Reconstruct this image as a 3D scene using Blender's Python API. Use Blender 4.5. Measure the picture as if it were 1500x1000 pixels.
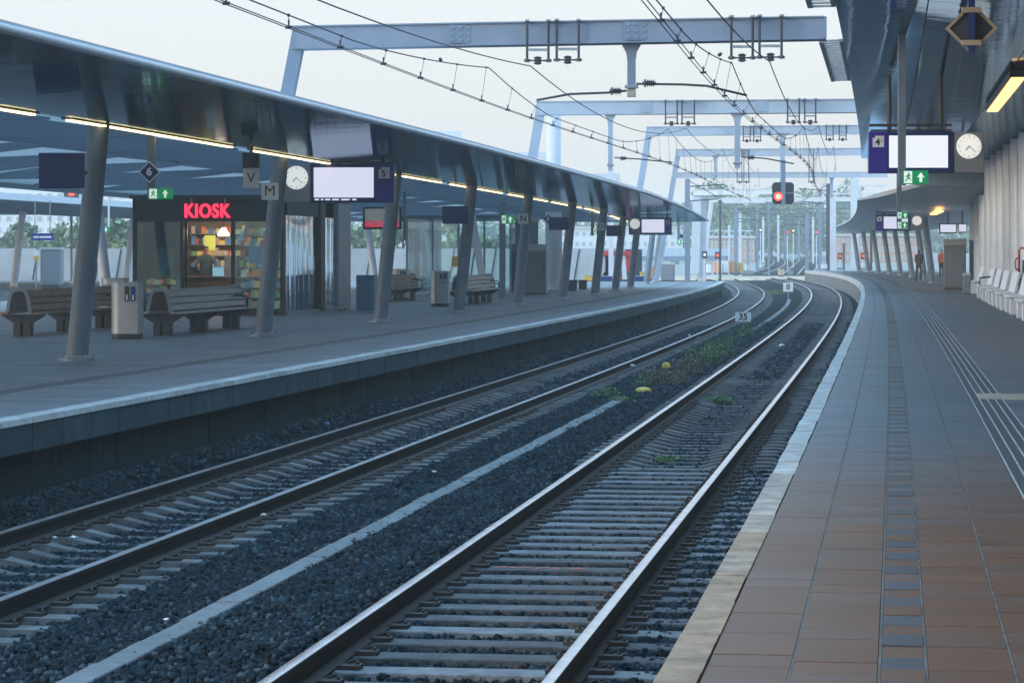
import bpy, bmesh, math, random
import numpy as np
from mathutils import Vector, Matrix, Euler
for o in list(bpy.data.objects): bpy.data.objects.remove(o)
random.seed(7); rng = np.random.default_rng(7)
S = bpy.context.scene; COL = S.collection
# ------------------------------------------------------------------ camera, sky, sun, exposure
HAZE = 0.0008
CH = 2.30                                   # camera height above rail top, metres
FPX, HX, HY = 4100.0, 750.0, 370.0          # focal length, principal x and horizon y in 1500 px photo units
cam = bpy.data.cameras.new('camera'); camo = bpy.data.objects.new('camera', cam); COL.objects.link(camo)
camo.location = (0, 0, CH); camo.rotation_euler = (math.radians(90), 0, 0)
cam.sensor_width = 36; cam.lens = FPX / 1500 * 36; cam.shift_y = -(500 - HY) / 1500
cam.clip_start = 0.3; cam.clip_end = 5000; S.camera = camo
W = bpy.data.worlds.new('World'); S.world = W; W.use_nodes = True
nt = W.node_tree; nt.nodes.clear()
SKY = 1.0
SUN_EL, SUN_AZ = math.radians(17), math.radians(245)
sky = nt.nodes.new('ShaderNodeTexSky'); sky.sky_type = 'NISHITA'; sky.sun_disc = False
sky.sun_elevation = SUN_EL; sky.sun_rotation = SUN_AZ; sky.dust_density = 3.0; sky.air_density = 1.0
b1 = nt.nodes.new('ShaderNodeBackground'); b1.inputs[1].default_value = 0.05; nt.links.new(sky.outputs[0], b1.inputs[0])
b2 = nt.nodes.new('ShaderNodeBackground'); b2.inputs[1].default_value = SKY          # overcast dome: brighter towards the zenith
wg = nt.nodes.new('ShaderNodeNewGeometry'); wx = nt.nodes.new('ShaderNodeSeparateXYZ'); nt.links.new(wg.outputs['Incoming'], wx.inputs[0])
wm_ = nt.nodes.new('ShaderNodeMapRange'); wm_.inputs['From Min'].default_value = 0; wm_.inputs['From Max'].default_value = -1; nt.links.new(wx.outputs['Z'], wm_.inputs['Value'])
wp = nt.nodes.new('ShaderNodeMath'); wp.operation = 'POWER'; wp.inputs[1].default_value = 1.5; nt.links.new(wm_.outputs[0], wp.inputs[0])
wr = nt.nodes.new('ShaderNodeMix'); wr.data_type = 'RGBA'; nt.links.new(wp.outputs[0], wr.inputs['Factor']); wr.inputs['A'].default_value = (.395, .375, .37, 1); wr.inputs['B'].default_value = (.60, 1.32, 2.05, 1); nt.links.new(wr.outputs['Result'], b2.inputs[0])
add = nt.nodes.new('ShaderNodeAddShader'); wo = nt.nodes.new('ShaderNodeOutputWorld')
nt.links.new(b1.outputs[0], add.inputs[0]); nt.links.new(b2.outputs[0], add.inputs[1]); nt.links.new(add.outputs[0], wo.inputs[0])
sl = bpy.data.lights.new('sun', 'SUN'); sl.energy = 0.5; sl.angle = math.radians(14); sl.color = (1, .93, .84)
so = bpy.data.objects.new('sun', sl); COL.objects.link(so)
_d = Vector((math.sin(SUN_AZ) * math.cos(SUN_EL), math.cos(SUN_AZ) * math.cos(SUN_EL), math.sin(SUN_EL)))
so.rotation_euler = _d.to_track_quat('Z', 'Y').to_euler(); so.location = (-20, -20, 40)
vs = S.view_settings; vs.view_transform = 'Standard'; vs.look = 'None'; vs.exposure = 0.75; vs.gamma = 1.0; vs.use_curve_mapping = False
S.render.engine = 'CYCLES'; S.cycles.use_denoising = True; S.cycles.max_bounces = 8; S.cycles.transparent_max_bounces = 12
S.cycles.volume_bounces = 1; S.cycles.diffuse_bounces = 3; S.cycles.glossy_bounces = 4; S.cycles.sample_clamp_indirect = 4
# ------------------------------------------------------------------ helpers
def PD(x, y, D): return Vector(((x - HX) * D / FPX, D, CH - (y - HY) * D / FPX))      # photo point at distance D
def PZ(x, y, z): return PD(x, y, FPX * (CH - z) / (y - HY))                            # photo point at height z
def link(o, parent=None):
    COL.objects.link(o)
    if parent is not None: o.parent = parent
    return o
def tag(o, label, cat=None, group=None, kind=None):
    if label: o['label'] = label
    if cat: o['category'] = cat
    if group: o['group'] = group
    if kind: o['kind'] = kind
    return o
def thing(name, label, cat, loc=(0, 0, 0), rz=0.0, group=None, kind=None):
    o = bpy.data.objects.new(name, None); o.empty_display_size = .2; link(o)
    o.location = loc; o.rotation_euler = (0, 0, rz)
    return tag(o, label, cat, group, kind)
class MB:
    def __init__(s): s.v = []; s.f = []
    def add(s, vs, fs):
        n = len(s.v); s.v += [tuple(p) for p in vs]; s.f += [tuple(i + n for i in f) for f in fs]; return s
    def box(s, c, d, rz=0, rx=0, ry=0):
        M = Euler((rx, ry, rz)).to_matrix(); c = Vector(c); h = [k / 2 for k in d]
        vs = [c + M @ Vector((a * h[0], b * h[1], e * h[2])) for e in (-1, 1) for b in (-1, 1) for a in (-1, 1)]
        return s.add(vs, [(0, 2, 3, 1), (4, 5, 7, 6), (0, 1, 5, 4), (2, 6, 7, 3), (0, 4, 6, 2), (1, 3, 7, 5)])
    def b2(s, p, q): return s.box([(a + b) / 2 for a, b in zip(p, q)], [abs(a - b) for a, b in zip(p, q)])
    def bar(s, p, q, w, h, up=(0, 0, 1)):
        p, q = Vector(p), Vector(q); d = (q - p).normalized(); u = Vector(up)
        if abs(d.dot(u)) > .98: u = Vector((0, 1, 0))
        x = d.cross(u).normalized(); y = x.cross(d)
        vs = [e + x * a * w / 2 + y * b * h / 2 for e in (p, q) for a, b in ((-1, -1), (1, -1), (1, 1), (-1, 1))]
        return s.add(vs, [(3, 2, 1, 0), (4, 5, 6, 7), (0, 1, 5, 4), (1, 2, 6, 5), (2, 3, 7, 6), (3, 0, 4, 7)])
    def tube(s, pts, r, n=8, cap=True):
        pts = [Vector(p) for p in pts]; rs = r if isinstance(r, (list, tuple)) else [r] * len(pts)
        rings = []; up = Vector((0, 0, 1))
        for i, p in enumerate(pts):
            d = (pts[min(i + 1, len(pts) - 1)] - pts[max(i - 1, 0)]).normalized()
            u = up if abs(d.dot(up)) < .97 else Vector((0, 1, 0))
            x = d.cross(u).normalized(); y = x.cross(d)
            rings.append([p + (x * math.cos(2 * math.pi * k / n) + y * math.sin(2 * math.pi * k / n)) * rs[i] for k in range(n)])
        return s.loft(rings, True, cap)
    def loft(s, rings, closed=True, cap=True):
        n = len(rings[0]); vs = [p for r in rings for p in r]; fs = []
        for i in range(len(rings) - 1):
            for k in range(n if closed else n - 1):
                a = i * n + k; b = i * n + (k + 1) % n
                fs.append((a, b, b + n, a + n))
        if cap and closed: fs += [tuple(range(n))[::-1], tuple(range((len(rings) - 1) * n, len(rings) * n))]
        return s.add(vs, fs)
    def lathe(s, prof, c=(0, 0, 0), n=16):
        c = Vector(c)
        return s.loft([[c + Vector((r * math.cos(2 * math.pi * k / n), r * math.sin(2 * math.pi * k / n), z)) for k in range(n)] for r, z in prof])
    def prism(s, out, y0, y1):            # outline in x,z pushed from y0 to y1
        return s.loft([[(x, y, z) for x, z in out] for y in (y0, y1)])
    def build(s, name, mat, parent=None, smooth=False, w=False, bevel=0, auto=None):
        me = bpy.data.meshes.new(name); v = s.v
        if w and parent is not None:
            L = parent.location; v = [(a - L.x, b - L.y, c - L.z) for a, b, c in v]
        me.from_pydata(v, [], s.f)
        bm = bmesh.new(); bm.from_mesh(me); bmesh.ops.recalc_face_normals(bm, faces=bm.faces)
        if bevel: bmesh.ops.bevel(bm, geom=list(bm.edges), offset=bevel, segments=1, affect='EDGES', profile=.5)
        bm.to_mesh(me); bm.free()
        if smooth:
            for p in me.polygons: p.use_smooth = True
            if auto is not None: me.set_sharp_from_angle(angle=math.radians(auto))
        me.materials.append(mat)
        return link(bpy.data.objects.new(name, me), parent)
def inst(name, me, parent, loc, rz=0, scale=None):
    o = bpy.data.objects.new(name, me); link(o, parent); o.location = loc; o.rotation_euler = (0, 0, rz)
    if scale: o.scale = scale
    return o
def copy_tree(o, parent=None):
    c = o.copy(); COL.objects.link(c); c.parent = parent
    for ch in o.children: copy_tree(ch, c)
    return c
_tc = {}
def text(s, size, mat, parent, loc, ext=.004, rz=0, name='lettering', align='CENTER', bold=0.0, sx=1.0, spc=1.0):
    k = (s, round(size, 4), round(ext, 4), mat.name, align, bold)
    if k not in _tc:
        cu = bpy.data.curves.new('lettering', 'FONT'); cu.body = s; cu.size = size; cu.extrude = ext; cu.align_x = align; cu.align_y = 'CENTER'; cu.offset = bold
        cu.resolution_u = 4; cu.space_character = spc
        t = bpy.data.objects.new('t', cu); COL.objects.link(t)
        dg = bpy.context.evaluated_depsgraph_get(); me = bpy.data.meshes.new_from_object(t.evaluated_get(dg))
        bpy.data.objects.remove(t); me.materials.clear(); me.materials.append(mat); _tc[k] = me
    o = bpy.data.objects.new(name, _tc[k]); link(o, parent); o.location = loc; o.rotation_euler = (math.pi / 2, 0, rz); o.scale = (sx, 1, 1)
    return o
# ------------------------------------------------------------------ materials
def M(name, col, rough=.6, metal=0.0, spec=.5, noise=0, nscale=8.0, dark=.6, bump=0, bscale=60.0, emit=None, es=1.0, island=0.0, coat=0, obj=0.0, streak=None):
    m = bpy.data.materials.new(name); m.use_nodes = True; t = m.node_tree; p = t.nodes['Principled BSDF']
    p.inputs['Base Color'].default_value = (*col, 1); p.inputs['Roughness'].default_value = rough; p.inputs['Metallic'].default_value = metal
    p.inputs['Specular IOR Level'].default_value = spec
    if coat: p.inputs['Coat Weight'].default_value = coat; p.inputs['Coat Roughness'].default_value = .15
    if emit: p.inputs['Emission Color'].default_value = (*emit, 1); p.inputs['Emission Strength'].default_value = es
    N = t.nodes.new; Lk = t.links.new
    tc = N('ShaderNodeNewGeometry'); cur = None
    if noise:
        n = N('ShaderNodeTexNoise'); n.inputs['Scale'].default_value = nscale; n.inputs['Detail'].default_value = 6; n.inputs['Roughness'].default_value = .65
        if streak:
            mp = N('ShaderNodeMapping'); mp.inputs['Scale'].default_value = streak; Lk(tc.outputs['Position'], mp.inputs['Vector']); Lk(mp.outputs[0], n.inputs['Vector'])
        else: Lk(tc.outputs['Position'], n.inputs['Vector'])
        r = N('ShaderNodeMapRange'); r.inputs['From Min'].default_value = .3; r.inputs['From Max'].default_value = .7
        r.inputs['To Min'].default_value = 1 - noise; r.inputs['To Max'].default_value = 1 + noise * .6; Lk(n.outputs['Fac'], r.inputs['Value'])
        cur = r.outputs[0]
        rr = N('ShaderNodeMapRange'); rr.inputs['To Min'].default_value = max(.02, rough - .15 * noise); rr.inputs['To Max'].default_value = min(1, rough + .25 * noise)
        Lk(n.outputs['Fac'], rr.inputs['Value']); Lk(rr.outputs[0], p.inputs['Roughness'])
    for amt, node, sock in ((island, 'ShaderNodeNewGeometry', 'Random Per Island'), (obj, 'ShaderNodeObjectInfo', 'Random')):
        if amt:
            g = N(node); r = N('ShaderNodeMapRange'); r.inputs['To Min'].default_value = 1 - amt; r.inputs['To Max'].default_value = 1 + amt
            Lk(g.outputs[sock], r.inputs['Value'])
            if cur is None: cur = r.outputs[0]
            else:
                mu = N('ShaderNodeMath'); mu.operation = 'MULTIPLY'; Lk(cur, mu.inputs[0]); Lk(r.outputs[0], mu.inputs[1]); cur = mu.outputs[0]
    if cur is not None:
        mx = N('ShaderNodeVectorMath'); mx.operation = 'SCALE'; mx.inputs[0].default_value = col; Lk(cur, mx.inputs['Scale']); Lk(mx.outputs[0], p.inputs['Base Color'])
    if bump:
        n = N('ShaderNodeTexNoise'); n.inputs['Scale'].default_value = bscale; n.inputs['Detail'].default_value = 4; Lk(tc.outputs['Position'], n.inputs['Vector'])
        bp = N('ShaderNodeBump'); bp.inputs['Strength'].default_value = bump; bp.inputs['Distance'].default_value = .02; Lk(n.outputs['Fac'], bp.inputs['Height']); Lk(bp.outputs[0], p.inputs['Normal'])
    return m
def glass(name, tint, mix=.25, rough=.03):
    m = bpy.data.materials.new(name); m.use_nodes = True; t = m.node_tree; t.nodes.clear(); N = t.nodes.new
    o = N('ShaderNodeOutputMaterial'); tr = N('ShaderNodeBsdfTransparent'); tr.inputs[0].default_value = (*tint, 1)
    g = N('ShaderNodeBsdfGlossy'); g.inputs['Roughness'].default_value = rough; g.inputs[0].default_value = (.6, .66, .70, 1)
    lw = N('ShaderNodeFresnel'); lw.inputs[0].default_value = 1.5
    mp = N('ShaderNodeMapRange'); mp.inputs['To Min'].default_value = mix; mp.inputs['To Max'].default_value = 1; t.links.new(lw.outputs[0], mp.inputs['Value'])
    mx = N('ShaderNodeMixShader'); t.links.new(mp.outputs[0], mx.inputs[0]); t.links.new(tr.outputs[0], mx.inputs[1]); t.links.new(g.outputs[0], mx.inputs[2]); t.links.new(mx.outputs[0], o.inputs[0])
    return m
m_ballast = M('ballast_stone', (.018, .036, .050), .8, 0, .12, noise=.4, nscale=1.2)
_t = m_ballast.node_tree; _r = _t.nodes.new('ShaderNodeValToRGB'); _g = _t.nodes.new('ShaderNodeNewGeometry'); _t.links.new(_g.outputs['Random Per Island'], _r.inputs[0])
_e = _r.color_ramp.elements; _e[0].color = (.003, .009, .015, 1); _e[1].position = .97; _e[1].color = (.065, .085, .10, 1)
for _p, _c in ((.35, (.007, .020, .030)), (.62, (.012, .030, .043)), (.74, (.022, .021, .022)), (.82, (.017, .038, .052)), (.92, (.032, .055, .07))): _n = _e.new(_p); _n.color = (*_c, 1)
_m = [n for n in _t.nodes if n.type == 'VECT_MATH'][0]; _t.links.new(_r.outputs[0], _m.inputs[0])
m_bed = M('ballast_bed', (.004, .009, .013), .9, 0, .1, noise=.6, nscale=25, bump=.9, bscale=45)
m_rail = M('rail_steel', (.010, .010, .013), .6, 0, .25, noise=.4, nscale=6)
m_head = M('rail_head', (.62, .66, .72), .22, 1.0, noise=.25, nscale=3)
m_head_dull = M('rail_head_dull', (.40, .42, .46), .34, 1.0, noise=.3, nscale=3)  # duller, rougher running surface for the farther track
m_wood = M('sleeper_timber', (.135, .14, .15), .8, noise=.6, nscale=5, obj=.5, bump=.5, bscale=30)
m_conc_sl = M('sleeper_concrete', (.13, .13, .135), .85, 0, .3, noise=.5, nscale=4, obj=.3, bump=.3)
m_clip = M('rail_clip', (.05, .04, .04), .6, .5, noise=.4)
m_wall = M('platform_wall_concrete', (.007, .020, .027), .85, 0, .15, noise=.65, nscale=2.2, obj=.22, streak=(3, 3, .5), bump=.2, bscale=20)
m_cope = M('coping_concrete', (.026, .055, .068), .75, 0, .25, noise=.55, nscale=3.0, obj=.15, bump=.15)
m_edge = M('platform_edge_stone', (.50, .51, .51), .65, noise=.35, nscale=7, obj=.12, bump=.25, bscale=30)
def lerp3(a, b, k): return tuple(x + (y - x) * k for x, y in zip(a, b))
m_tiles = [M('paving_tile_%d' % i, lerp3((.160, .074, .037), (.115, .148, .176), i / 7), .48, noise=.22, nscale=14, obj=.09, bump=.12, bscale=120) for i in range(8)]   # warm near and cool far light painted into the tiles, brown to grey
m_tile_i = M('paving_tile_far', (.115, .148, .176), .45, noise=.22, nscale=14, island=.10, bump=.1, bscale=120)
m_edges = [M('edge_stone_%d' % i, lerp3((.40, .27, .175), (.50, .51, .51), i / 7), .68, noise=.5, nscale=5, obj=.1, bump=.3, bscale=25) for i in range(8)]  # tan to pale steps paint the warm near light into the stones
m_guide = M('guide_tile_dark', (.075, .078, .088), .5, noise=.2, nscale=12, obj=.12)
m_guide_i = M('guide_tile_dark_far', (.075, .078, .088), .5, noise=.2, nscale=12, island=.12)
m_joint = M('paving_joint', (.16, .16, .16), .85, noise=.4, nscale=10)
m_plat = M('platform_asphalt', (.13, .155, .18), .5, noise=.3, nscale=1.1, bump=.1, bscale=90)
m_platl = M('platform_asphalt_grey', (.155, .185, .205), .5, noise=.5, nscale=1.0, bump=.1, bscale=90)
m_tact = M('tactile_tile', (.07, .085, .10), .55, noise=.25, nscale=8)
m_line = M('joint_line_pale', (.42, .46, .48), .7, noise=.5, nscale=9)
m_brass = M('drain_cover', (.46, .42, .36), .5, noise=.3, nscale=6)
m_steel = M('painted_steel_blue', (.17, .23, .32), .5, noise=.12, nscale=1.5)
m_steel2 = M('painted_steel_hazed', (.33, .41, .51), .5, noise=.15, nscale=1.2)  # paler copy of the gantry blue, distance haze painted in
m_steelw = M('painted_steel_pale', (.62, .66, .72), .5, noise=.12, nscale=1.5)  # lightened so that distance haze sits in the colour
m_col = M('column_paint_grey', (.15, .20, .25), .42, noise=.18, nscale=2)
m_galv = M('galvanised', (.33, .36, .40), .45, .5, noise=.3, nscale=8)
def soffit_mat(name, diff, glo, fac, rough):
    m = M(name, diff, .5, 0, .0, noise=.25, nscale=.6, obj=.08); t = m.node_tree; N = t.nodes.new; p = t.nodes['Principled BSDF']
    g = N('ShaderNodeBsdfGlossy'); g.inputs[0].default_value = (*glo, 1); g.inputs['Roughness'].default_value = rough; mx = N('ShaderNodeMixShader'); mx.inputs[0].default_value = fac
    n = N('ShaderNodeTexNoise'); n.inputs['Scale'].default_value = 1.3; n.inputs['Detail'].default_value = 2; bp = N('ShaderNodeBump'); bp.inputs['Strength'].default_value = .12; bp.inputs['Distance'].default_value = .03
    q = N('ShaderNodeNewGeometry'); t.links.new(q.outputs['Position'], n.inputs['Vector']); t.links.new(n.outputs['Fac'], bp.inputs['Height']); t.links.new(bp.outputs[0], g.inputs['Normal'])
    t.links.new(p.outputs[0], mx.inputs[1]); t.links.new(g.outputs[0], mx.inputs[2]); t.links.new(mx.outputs[0], t.nodes['Material Output'].inputs[0]); return m
m_soff = soffit_mat('soffit_metal', (.05, .085, .12), (.46, .57, .66), .60, .075)
m_soffr = soffit_mat('soffit_metal_high', (.08, .13, .18), (.52, .66, .78), .6, .05)
m_ceil = M('inner_ceiling', (.22, .31, .41), .55, noise=.12, nscale=.6)
m_poly = M('translucent_roof_panel', (.55, .60, .64), .6)
_t = m_poly.node_tree; _tr = _t.nodes.new('ShaderNodeBsdfTranslucent'); _tr.inputs[0].default_value = (.74, .78, .80, 1); _mx = _t.nodes.new('ShaderNodeMixShader'); _mx.inputs[0].default_value = .5
_t.links.new(_t.nodes['Principled BSDF'].outputs[0], _mx.inputs[1]); _t.links.new(_tr.outputs[0], _mx.inputs[2]); _t.links.new(_mx.outputs[0], _t.nodes['Material Output'].inputs[0])
m_roof = M('roof_sheet', (.40, .45, .50), .4, noise=.2, nscale=.5)
m_fascia = M('fascia_pale', (.36, .40, .44), .35, noise=.15)
m_black = M('black_paint', (.012, .014, .02), .4)
m_dark = M('dark_grey', (.035, .042, .055), .5, noise=.2)
m_gap = M('seam_gap_dark', (.02, .024, .03), .8)  # dark fill seen through panel seams and slab joints
m_navy = M('sign_navy', (.006, .022, .13), .35)
m_blue = M('sign_blue', (.016, .03, .22), .35)
m_purple = M('sign_violet', (.035, .02, .30), .35)
m_white = M('white_paint', (.78, .79, .80), .5)
m_sign = M('sign_plate', (.62, .66, .70), .5)
m_green = M('exit_green', (.0, .23, .09), .4, emit=(.0, .30, .10), es=.25)
m_picto = M('exit_pictogram', (.75, .85, .8), .5, emit=(.8, .95, .85), es=.35)
m_screen = M('screen_lit', (.1, .1, .1), .3, emit=(.66, .68, .86), es=.60)
m_screenw = M('screen_lit_white', (.1, .1, .1), .3, emit=(.76, .80, .86), es=.66)
m_scrtxt = M('screen_text', (.6, .6, .7), .4, emit=(.55, .6, .75), es=.7)
m_clock = M('clock_face', (.85, .86, .84), .4, emit=(.9, .92, .88), es=.35)
m_lamp = M('lamp_tube_warm', (.9, .7, .4), .4, emit=(1.0, .70, .30), es=2.4)
m_lampo = M('lamp_tube_amber', (.9, .6, .3), .4, emit=(1.0, .50, .19), es=1.35)
m_kiosk = M('kiosk_letters_red', (.8, .02, .06), .4, emit=(1.0, .03, .08), es=1.1)
m_red = M('signal_red', (.6, .02, .02), .4, emit=(1, .03, .015), es=4)
m_redcore = M('signal_core', (1, .6, .2), .4, emit=(1, .62, .25), es=9)
m_redp = M('red_paint', (.48, .035, .045), .5)
m_yel = M('yellow_paint', (.65, .42, .05), .5, noise=.2)
m_org = M('orange_paint', (.75, .28, .06), .5)
m_slat = M('bench_slat', (.32, .20, .14), .6, noise=.3, nscale=6, obj=.2)
m_slatb = M('bench_slat_grey', (.30, .31, .33), .45, noise=.25, nscale=6, obj=.15)
m_bin = M('bin_steel', (.36, .39, .42), .38, .5, noise=.2, nscale=5)
m_fin = M('fin_aluminium', (.56, .60, .65), .4, .2, noise=.12, nscale=2, obj=.06)
m_seat = M('seat_white', (.72, .75, .79), .45)
m_glass = glass('clear_glass', (.86, .95, .94), .06)
m_glassd = glass('tinted_glass', (.60, .78, .80), .02)
m_mirror = M('polished_cladding', (.62, .68, .74), .06, 1.0)
m_ins = M('insulator_brown', (.06, .06, .075), .35)
m_wire = M('wire_dark', (.035, .04, .055), .6)
m_grey = M('cabinet_grey', (.22, .25, .285), .5, noise=.1)
m_grey2 = M('cabinet_top_pale', (.50, .51, .50), .5)
m_leaf = [M('leaf_' + n, c, .6, island=.45) for n, c in (('a', (.11, .17, .09)), ('b', (.15, .21, .11)), ('c', (.19, .20, .13)))]  # foliage paled, with distance haze put into its colour
m_weed = M('weed_leaf', (.10, .19, .07), .6, island=.5)
m_weedd = M('weed_dry', (.16, .14, .10), .7, island=.5)
m_bark = M('bark', (.08, .065, .055), .8)
m_skin = M('skin', (.45, .27, .2), .6); m_hair = M('hair', (.03, .02, .018), .6); m_coat = M('coat_dark', (.02, .022, .03), .7)
m_orgv = M('orange_vest', (.80, .19, .08), .6); m_jean = M('trousers_navy', (.02, .03, .05), .7)
# ------------------------------------------------------------------ plan curves (from rails and edges in the photo)
class Curve:
    def __init__(s, pts, deg, lo, hi):
        p = np.array(pts); s.c = np.polyfit(p[:, 1] / 100, p[:, 0], deg, w=1 / (3 + p[:, 1] * .15)); s.d = np.polyder(s.c); s.lo, s.hi = lo, hi
    def x(s, y):
        yc = min(max(y, s.lo), s.hi); return float(np.polyval(s.c, yc / 100) + np.polyval(s.d, yc / 100) / 100 * (y - yc))
    def dx(s, y): return float(np.polyval(s.d, min(max(y, s.lo), s.hi) / 100) / 100)
    def a(s, y): return -math.atan(s.dx(y))                       # yaw of a thing set square to the curve
    def p(s, y, t=0, z=0):
        k = s.dx(y); n = math.hypot(1, k); return Vector((s.x(y) + t / n, y - t * k / n, z))
ZL, PZT, PZL = -.10, .80, .65              # left rail top, right and left platform heights above the right rail top
def pl(P, z): return [(PZ(x, y, z).x, PZ(x, y, z).y) for x, y in P]
R2 = pl([(797,1000),(950,820),(1016,740),(1070,665),(1124,596),(1178,524),(1210.4,480),(1220,465.6),(1233,444),(1235,436.8),(1232,430.8),(1223.6,424.8),(1208,418.8),(1193.6,415.2),(1176.8,410.4)], 0)
R1 = pl([(379,1000),(450,953),(860,681.5),(950,618.5),(1040,555.5),(1100,513.5),(1140.8,480),(1160,466.8),(1184,448.8),(1193,438),(1193,430.8),(1184,423.6),(1172,418.8),(1157.6,414.6),(1142,409.8)], 0)
L2 = pl([(42,860),(153,818),(400,726.5),(575,660.5),(710,611),(840,561.5),(960,512.7),(1005,491.7),(1050,473),(1080,461.7),(1102.5,449),(1116,440),(1119.7,433),(1114.5,425.7),(1102.5,419),(1092,413.7)], ZL)
L1 = pl([(0,779),(150,731),(270,698.6),(400,660),(590,599),(710,561.5),(840,525.5),(960,485),(997.5,472),(1035,458.7),(1065,446),(1080,436),(1083,429.5),(1077,423.5),(1068,416.7)], ZL)
ER = Curve(pl([(954,1000),(1008.5,902),(1059,821.5),(1106,740),(1159,650),(1178,614),(1220,524),(1239.8,480),(1256,440),(1264,416),(1250,408),(1225,402),(1200,398.5),(1182,396)], .8), 4, 9.5, 236)
EL = Curve(pl([(0,620),(339,560),(440,540.5),(620,504.5),(840,465.5),(960,442),(1020,425),(1050,417.5),(1062,413)], PZL), 3, 26, 158)
def mid(A, B, deg, lo, hi):
    a, b = Curve(A, deg, lo, hi), Curve(B, deg, lo, hi); ys = np.linspace(lo, hi, 30)
    return Curve([((a.x(y) + b.x(y)) / 2, y) for y in ys], deg, lo, hi)
TR = mid(R1, R2, 4, 15, 215); TL = mid(L1, L2, 4, 20, 200)
# ------------------------------------------------------------------ ground, ballast, tracks
def gz(y): return -.42 if y < 262 else -.42 + min((y - 262) * .0095, 2.6)
mb = MB(); ys = list(range(-40, 260, 20)) + list(range(260, 921, 20)); xs = [-420, -200, -80, 0, 80, 200, 420]
mb.loft([[(x, y, gz(y)) for x in xs] for y in ys], closed=False)
m_ground = M('earth_and_gravel', (.30, .29, .27), .9, noise=.5, nscale=.15, bump=.4, bscale=4)  # lightened to carry far haze in the ground colour
tag(mb.build('ground', m_ground), None, kind='structure')
def sm(a, b, x): t = min(max((x - a) / (b - a), 0), 1); return t * t * (3 - 2 * t)
def bz(x, y):                                   # top of the ballast
    u, v = abs(x - TR.x(y)), abs(x - TL.x(y)); z = -.225 - .10 * (1 - sm(1.2, 2.2, u) if u > v else 1 - 1) 
    z = (-.212 if y < 32 else -.262) if u < 1.15 else (-.352 if v < 1.15 else None)
    if z is None:
        if x > TR.x(y): z = (-.212 if y < 32 else -.25) - .02 * sm(1.15, 1.5, u)
        elif x < TL.x(y): z = -.335 + .24 * sm(1.1, 1.6, v)
        else:
            k = sm(1.15, 3.0, u); z = -.235 * (1 - k) - .335 * k + .055 * math.sin(math.pi * min(max((u - 1.15) / max(.3, (u + v - 2.3)), 0), 1))
    if min(u, v) < 1.6: z += (.075 if u < v and y < 32.5 and x < TR.x(y) else .02 if y < 32.5 and u < v else .04) * sm(.82, 1.1, min(u, v)) * (1 - sm(1.3, 1.6, min(u, v)))
    return z
mb = MB(); rings = []
for y in [8 + 2 * k for k in range(46)] + [100 + 8 * k for k in range(20)]:
    a, b = EL.x(min(y, 158)) - .3 if y < 158 else TL.x(y) - 3, (ER.x(y) + .05 if y < 236 else TR.x(y) + 3)
    rings.append([(a + (b - a) * k / 40, y, bz(a + (b - a) * k / 40, y) - .012) for k in range(41)])
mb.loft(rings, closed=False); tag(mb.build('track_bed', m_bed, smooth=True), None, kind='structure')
def stones(n, y0, y1, r0, r1, name='ballast', fn=None):
    ys = np.sqrt(rng.uniform(y0 * y0, y1 * y1, n)) if y0 < 30 else rng.uniform(y0, y1, n)
    c = []
    for y in ys:
        a, b = EL.x(y) + .08, ER.x(y) - .14; x = rng.uniform(a, b)
        if (x / y * FPX + HX) < -260: continue
        z = bz(x, y) + rng.uniform(-.012, .014)
        c.append((x, y, z))
    c = np.array(c); m = len(c)
    base = np.array([(a, b, d) for d in (-1, 1) for b in (-1, 1) for a in (-1, 1)], float) * .62
    v = base[None] * rng.uniform(.55, 1.25, (m, 8, 3)) * (rng.uniform(r0, r1, m)[:, None, None]) * rng.uniform(.65, 1.25, (m, 1, 3))
    q = rng.normal(size=(m, 4)); q /= np.linalg.norm(q, axis=1)[:, None]; w, x, y, z = q.T
    Rm = np.stack([1-2*(y*y+z*z), 2*(x*y-z*w), 2*(x*z+y*w), 2*(x*y+z*w), 1-2*(x*x+z*z), 2*(y*z-x*w), 2*(x*z-y*w), 2*(y*z+x*w), 1-2*(x*x+y*y)], 1).reshape(m, 3, 3)
    v = np.einsum('mij,mkj->mki', Rm, v) + c[:, None]
    fq = np.array([(0, 2, 3, 1), (4, 5, 7, 6), (0, 1, 5, 4), (2, 6, 7, 3), (0, 4, 6, 2), (1, 3, 7, 5)])
    f = (fq[None] + (np.arange(m) * 8)[:, None, None]).reshape(-1, 4)
    me = bpy.data.meshes.new(name); me.vertices.add(m * 8); me.vertices.foreach_set('co', v.astype(np.float32).ravel())
    me.loops.add(len(f) * 4); me.loops.foreach_set('vertex_index', f.astype(np.int32).ravel())
    me.polygons.add(len(f)); me.polygons.foreach_set('loop_start', (np.arange(len(f)) * 4).astype(np.int32)); me.update(); me.validate()
    me.materials.append(m_ballast)
    return me
bal = thing('ballast', 'dark blue-grey crushed stone ballast filling the track bed between the platforms', 'ballast', (0, 12, -.3), kind='stuff')
for n, y0, y1, r0, r1 in ((82000, 11, 30, .018, .037), (56000, 30, 56, .024, .045), (26000, 56, 100, .045, .07)):
    o = inst('gravel', stones(n, y0, y1, r0, r1), bal, (0, -12, .3)); o['kind'] = 'stuff'
def sweep(C, sec, y0, y1, step, z=0, t=0, zf=None):
    n = max(2, int((y1 - y0) / step) + 1); R = []
    for y in np.linspace(y0, y1, n):
        R.append([C.p(y, t + a, z + b + (zf(y) if zf else 0)) for a, b in sec])
    return R
RAIL = [(-.07, -.168), (.07, -.168), (.07, -.155), (.014, -.13), (.012, -.05), (.036, -.038), (.036, -.008), (-.036, -.008), (-.036, -.038), (-.012, -.05), (-.014, -.13), (-.07, -.155)]
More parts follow.
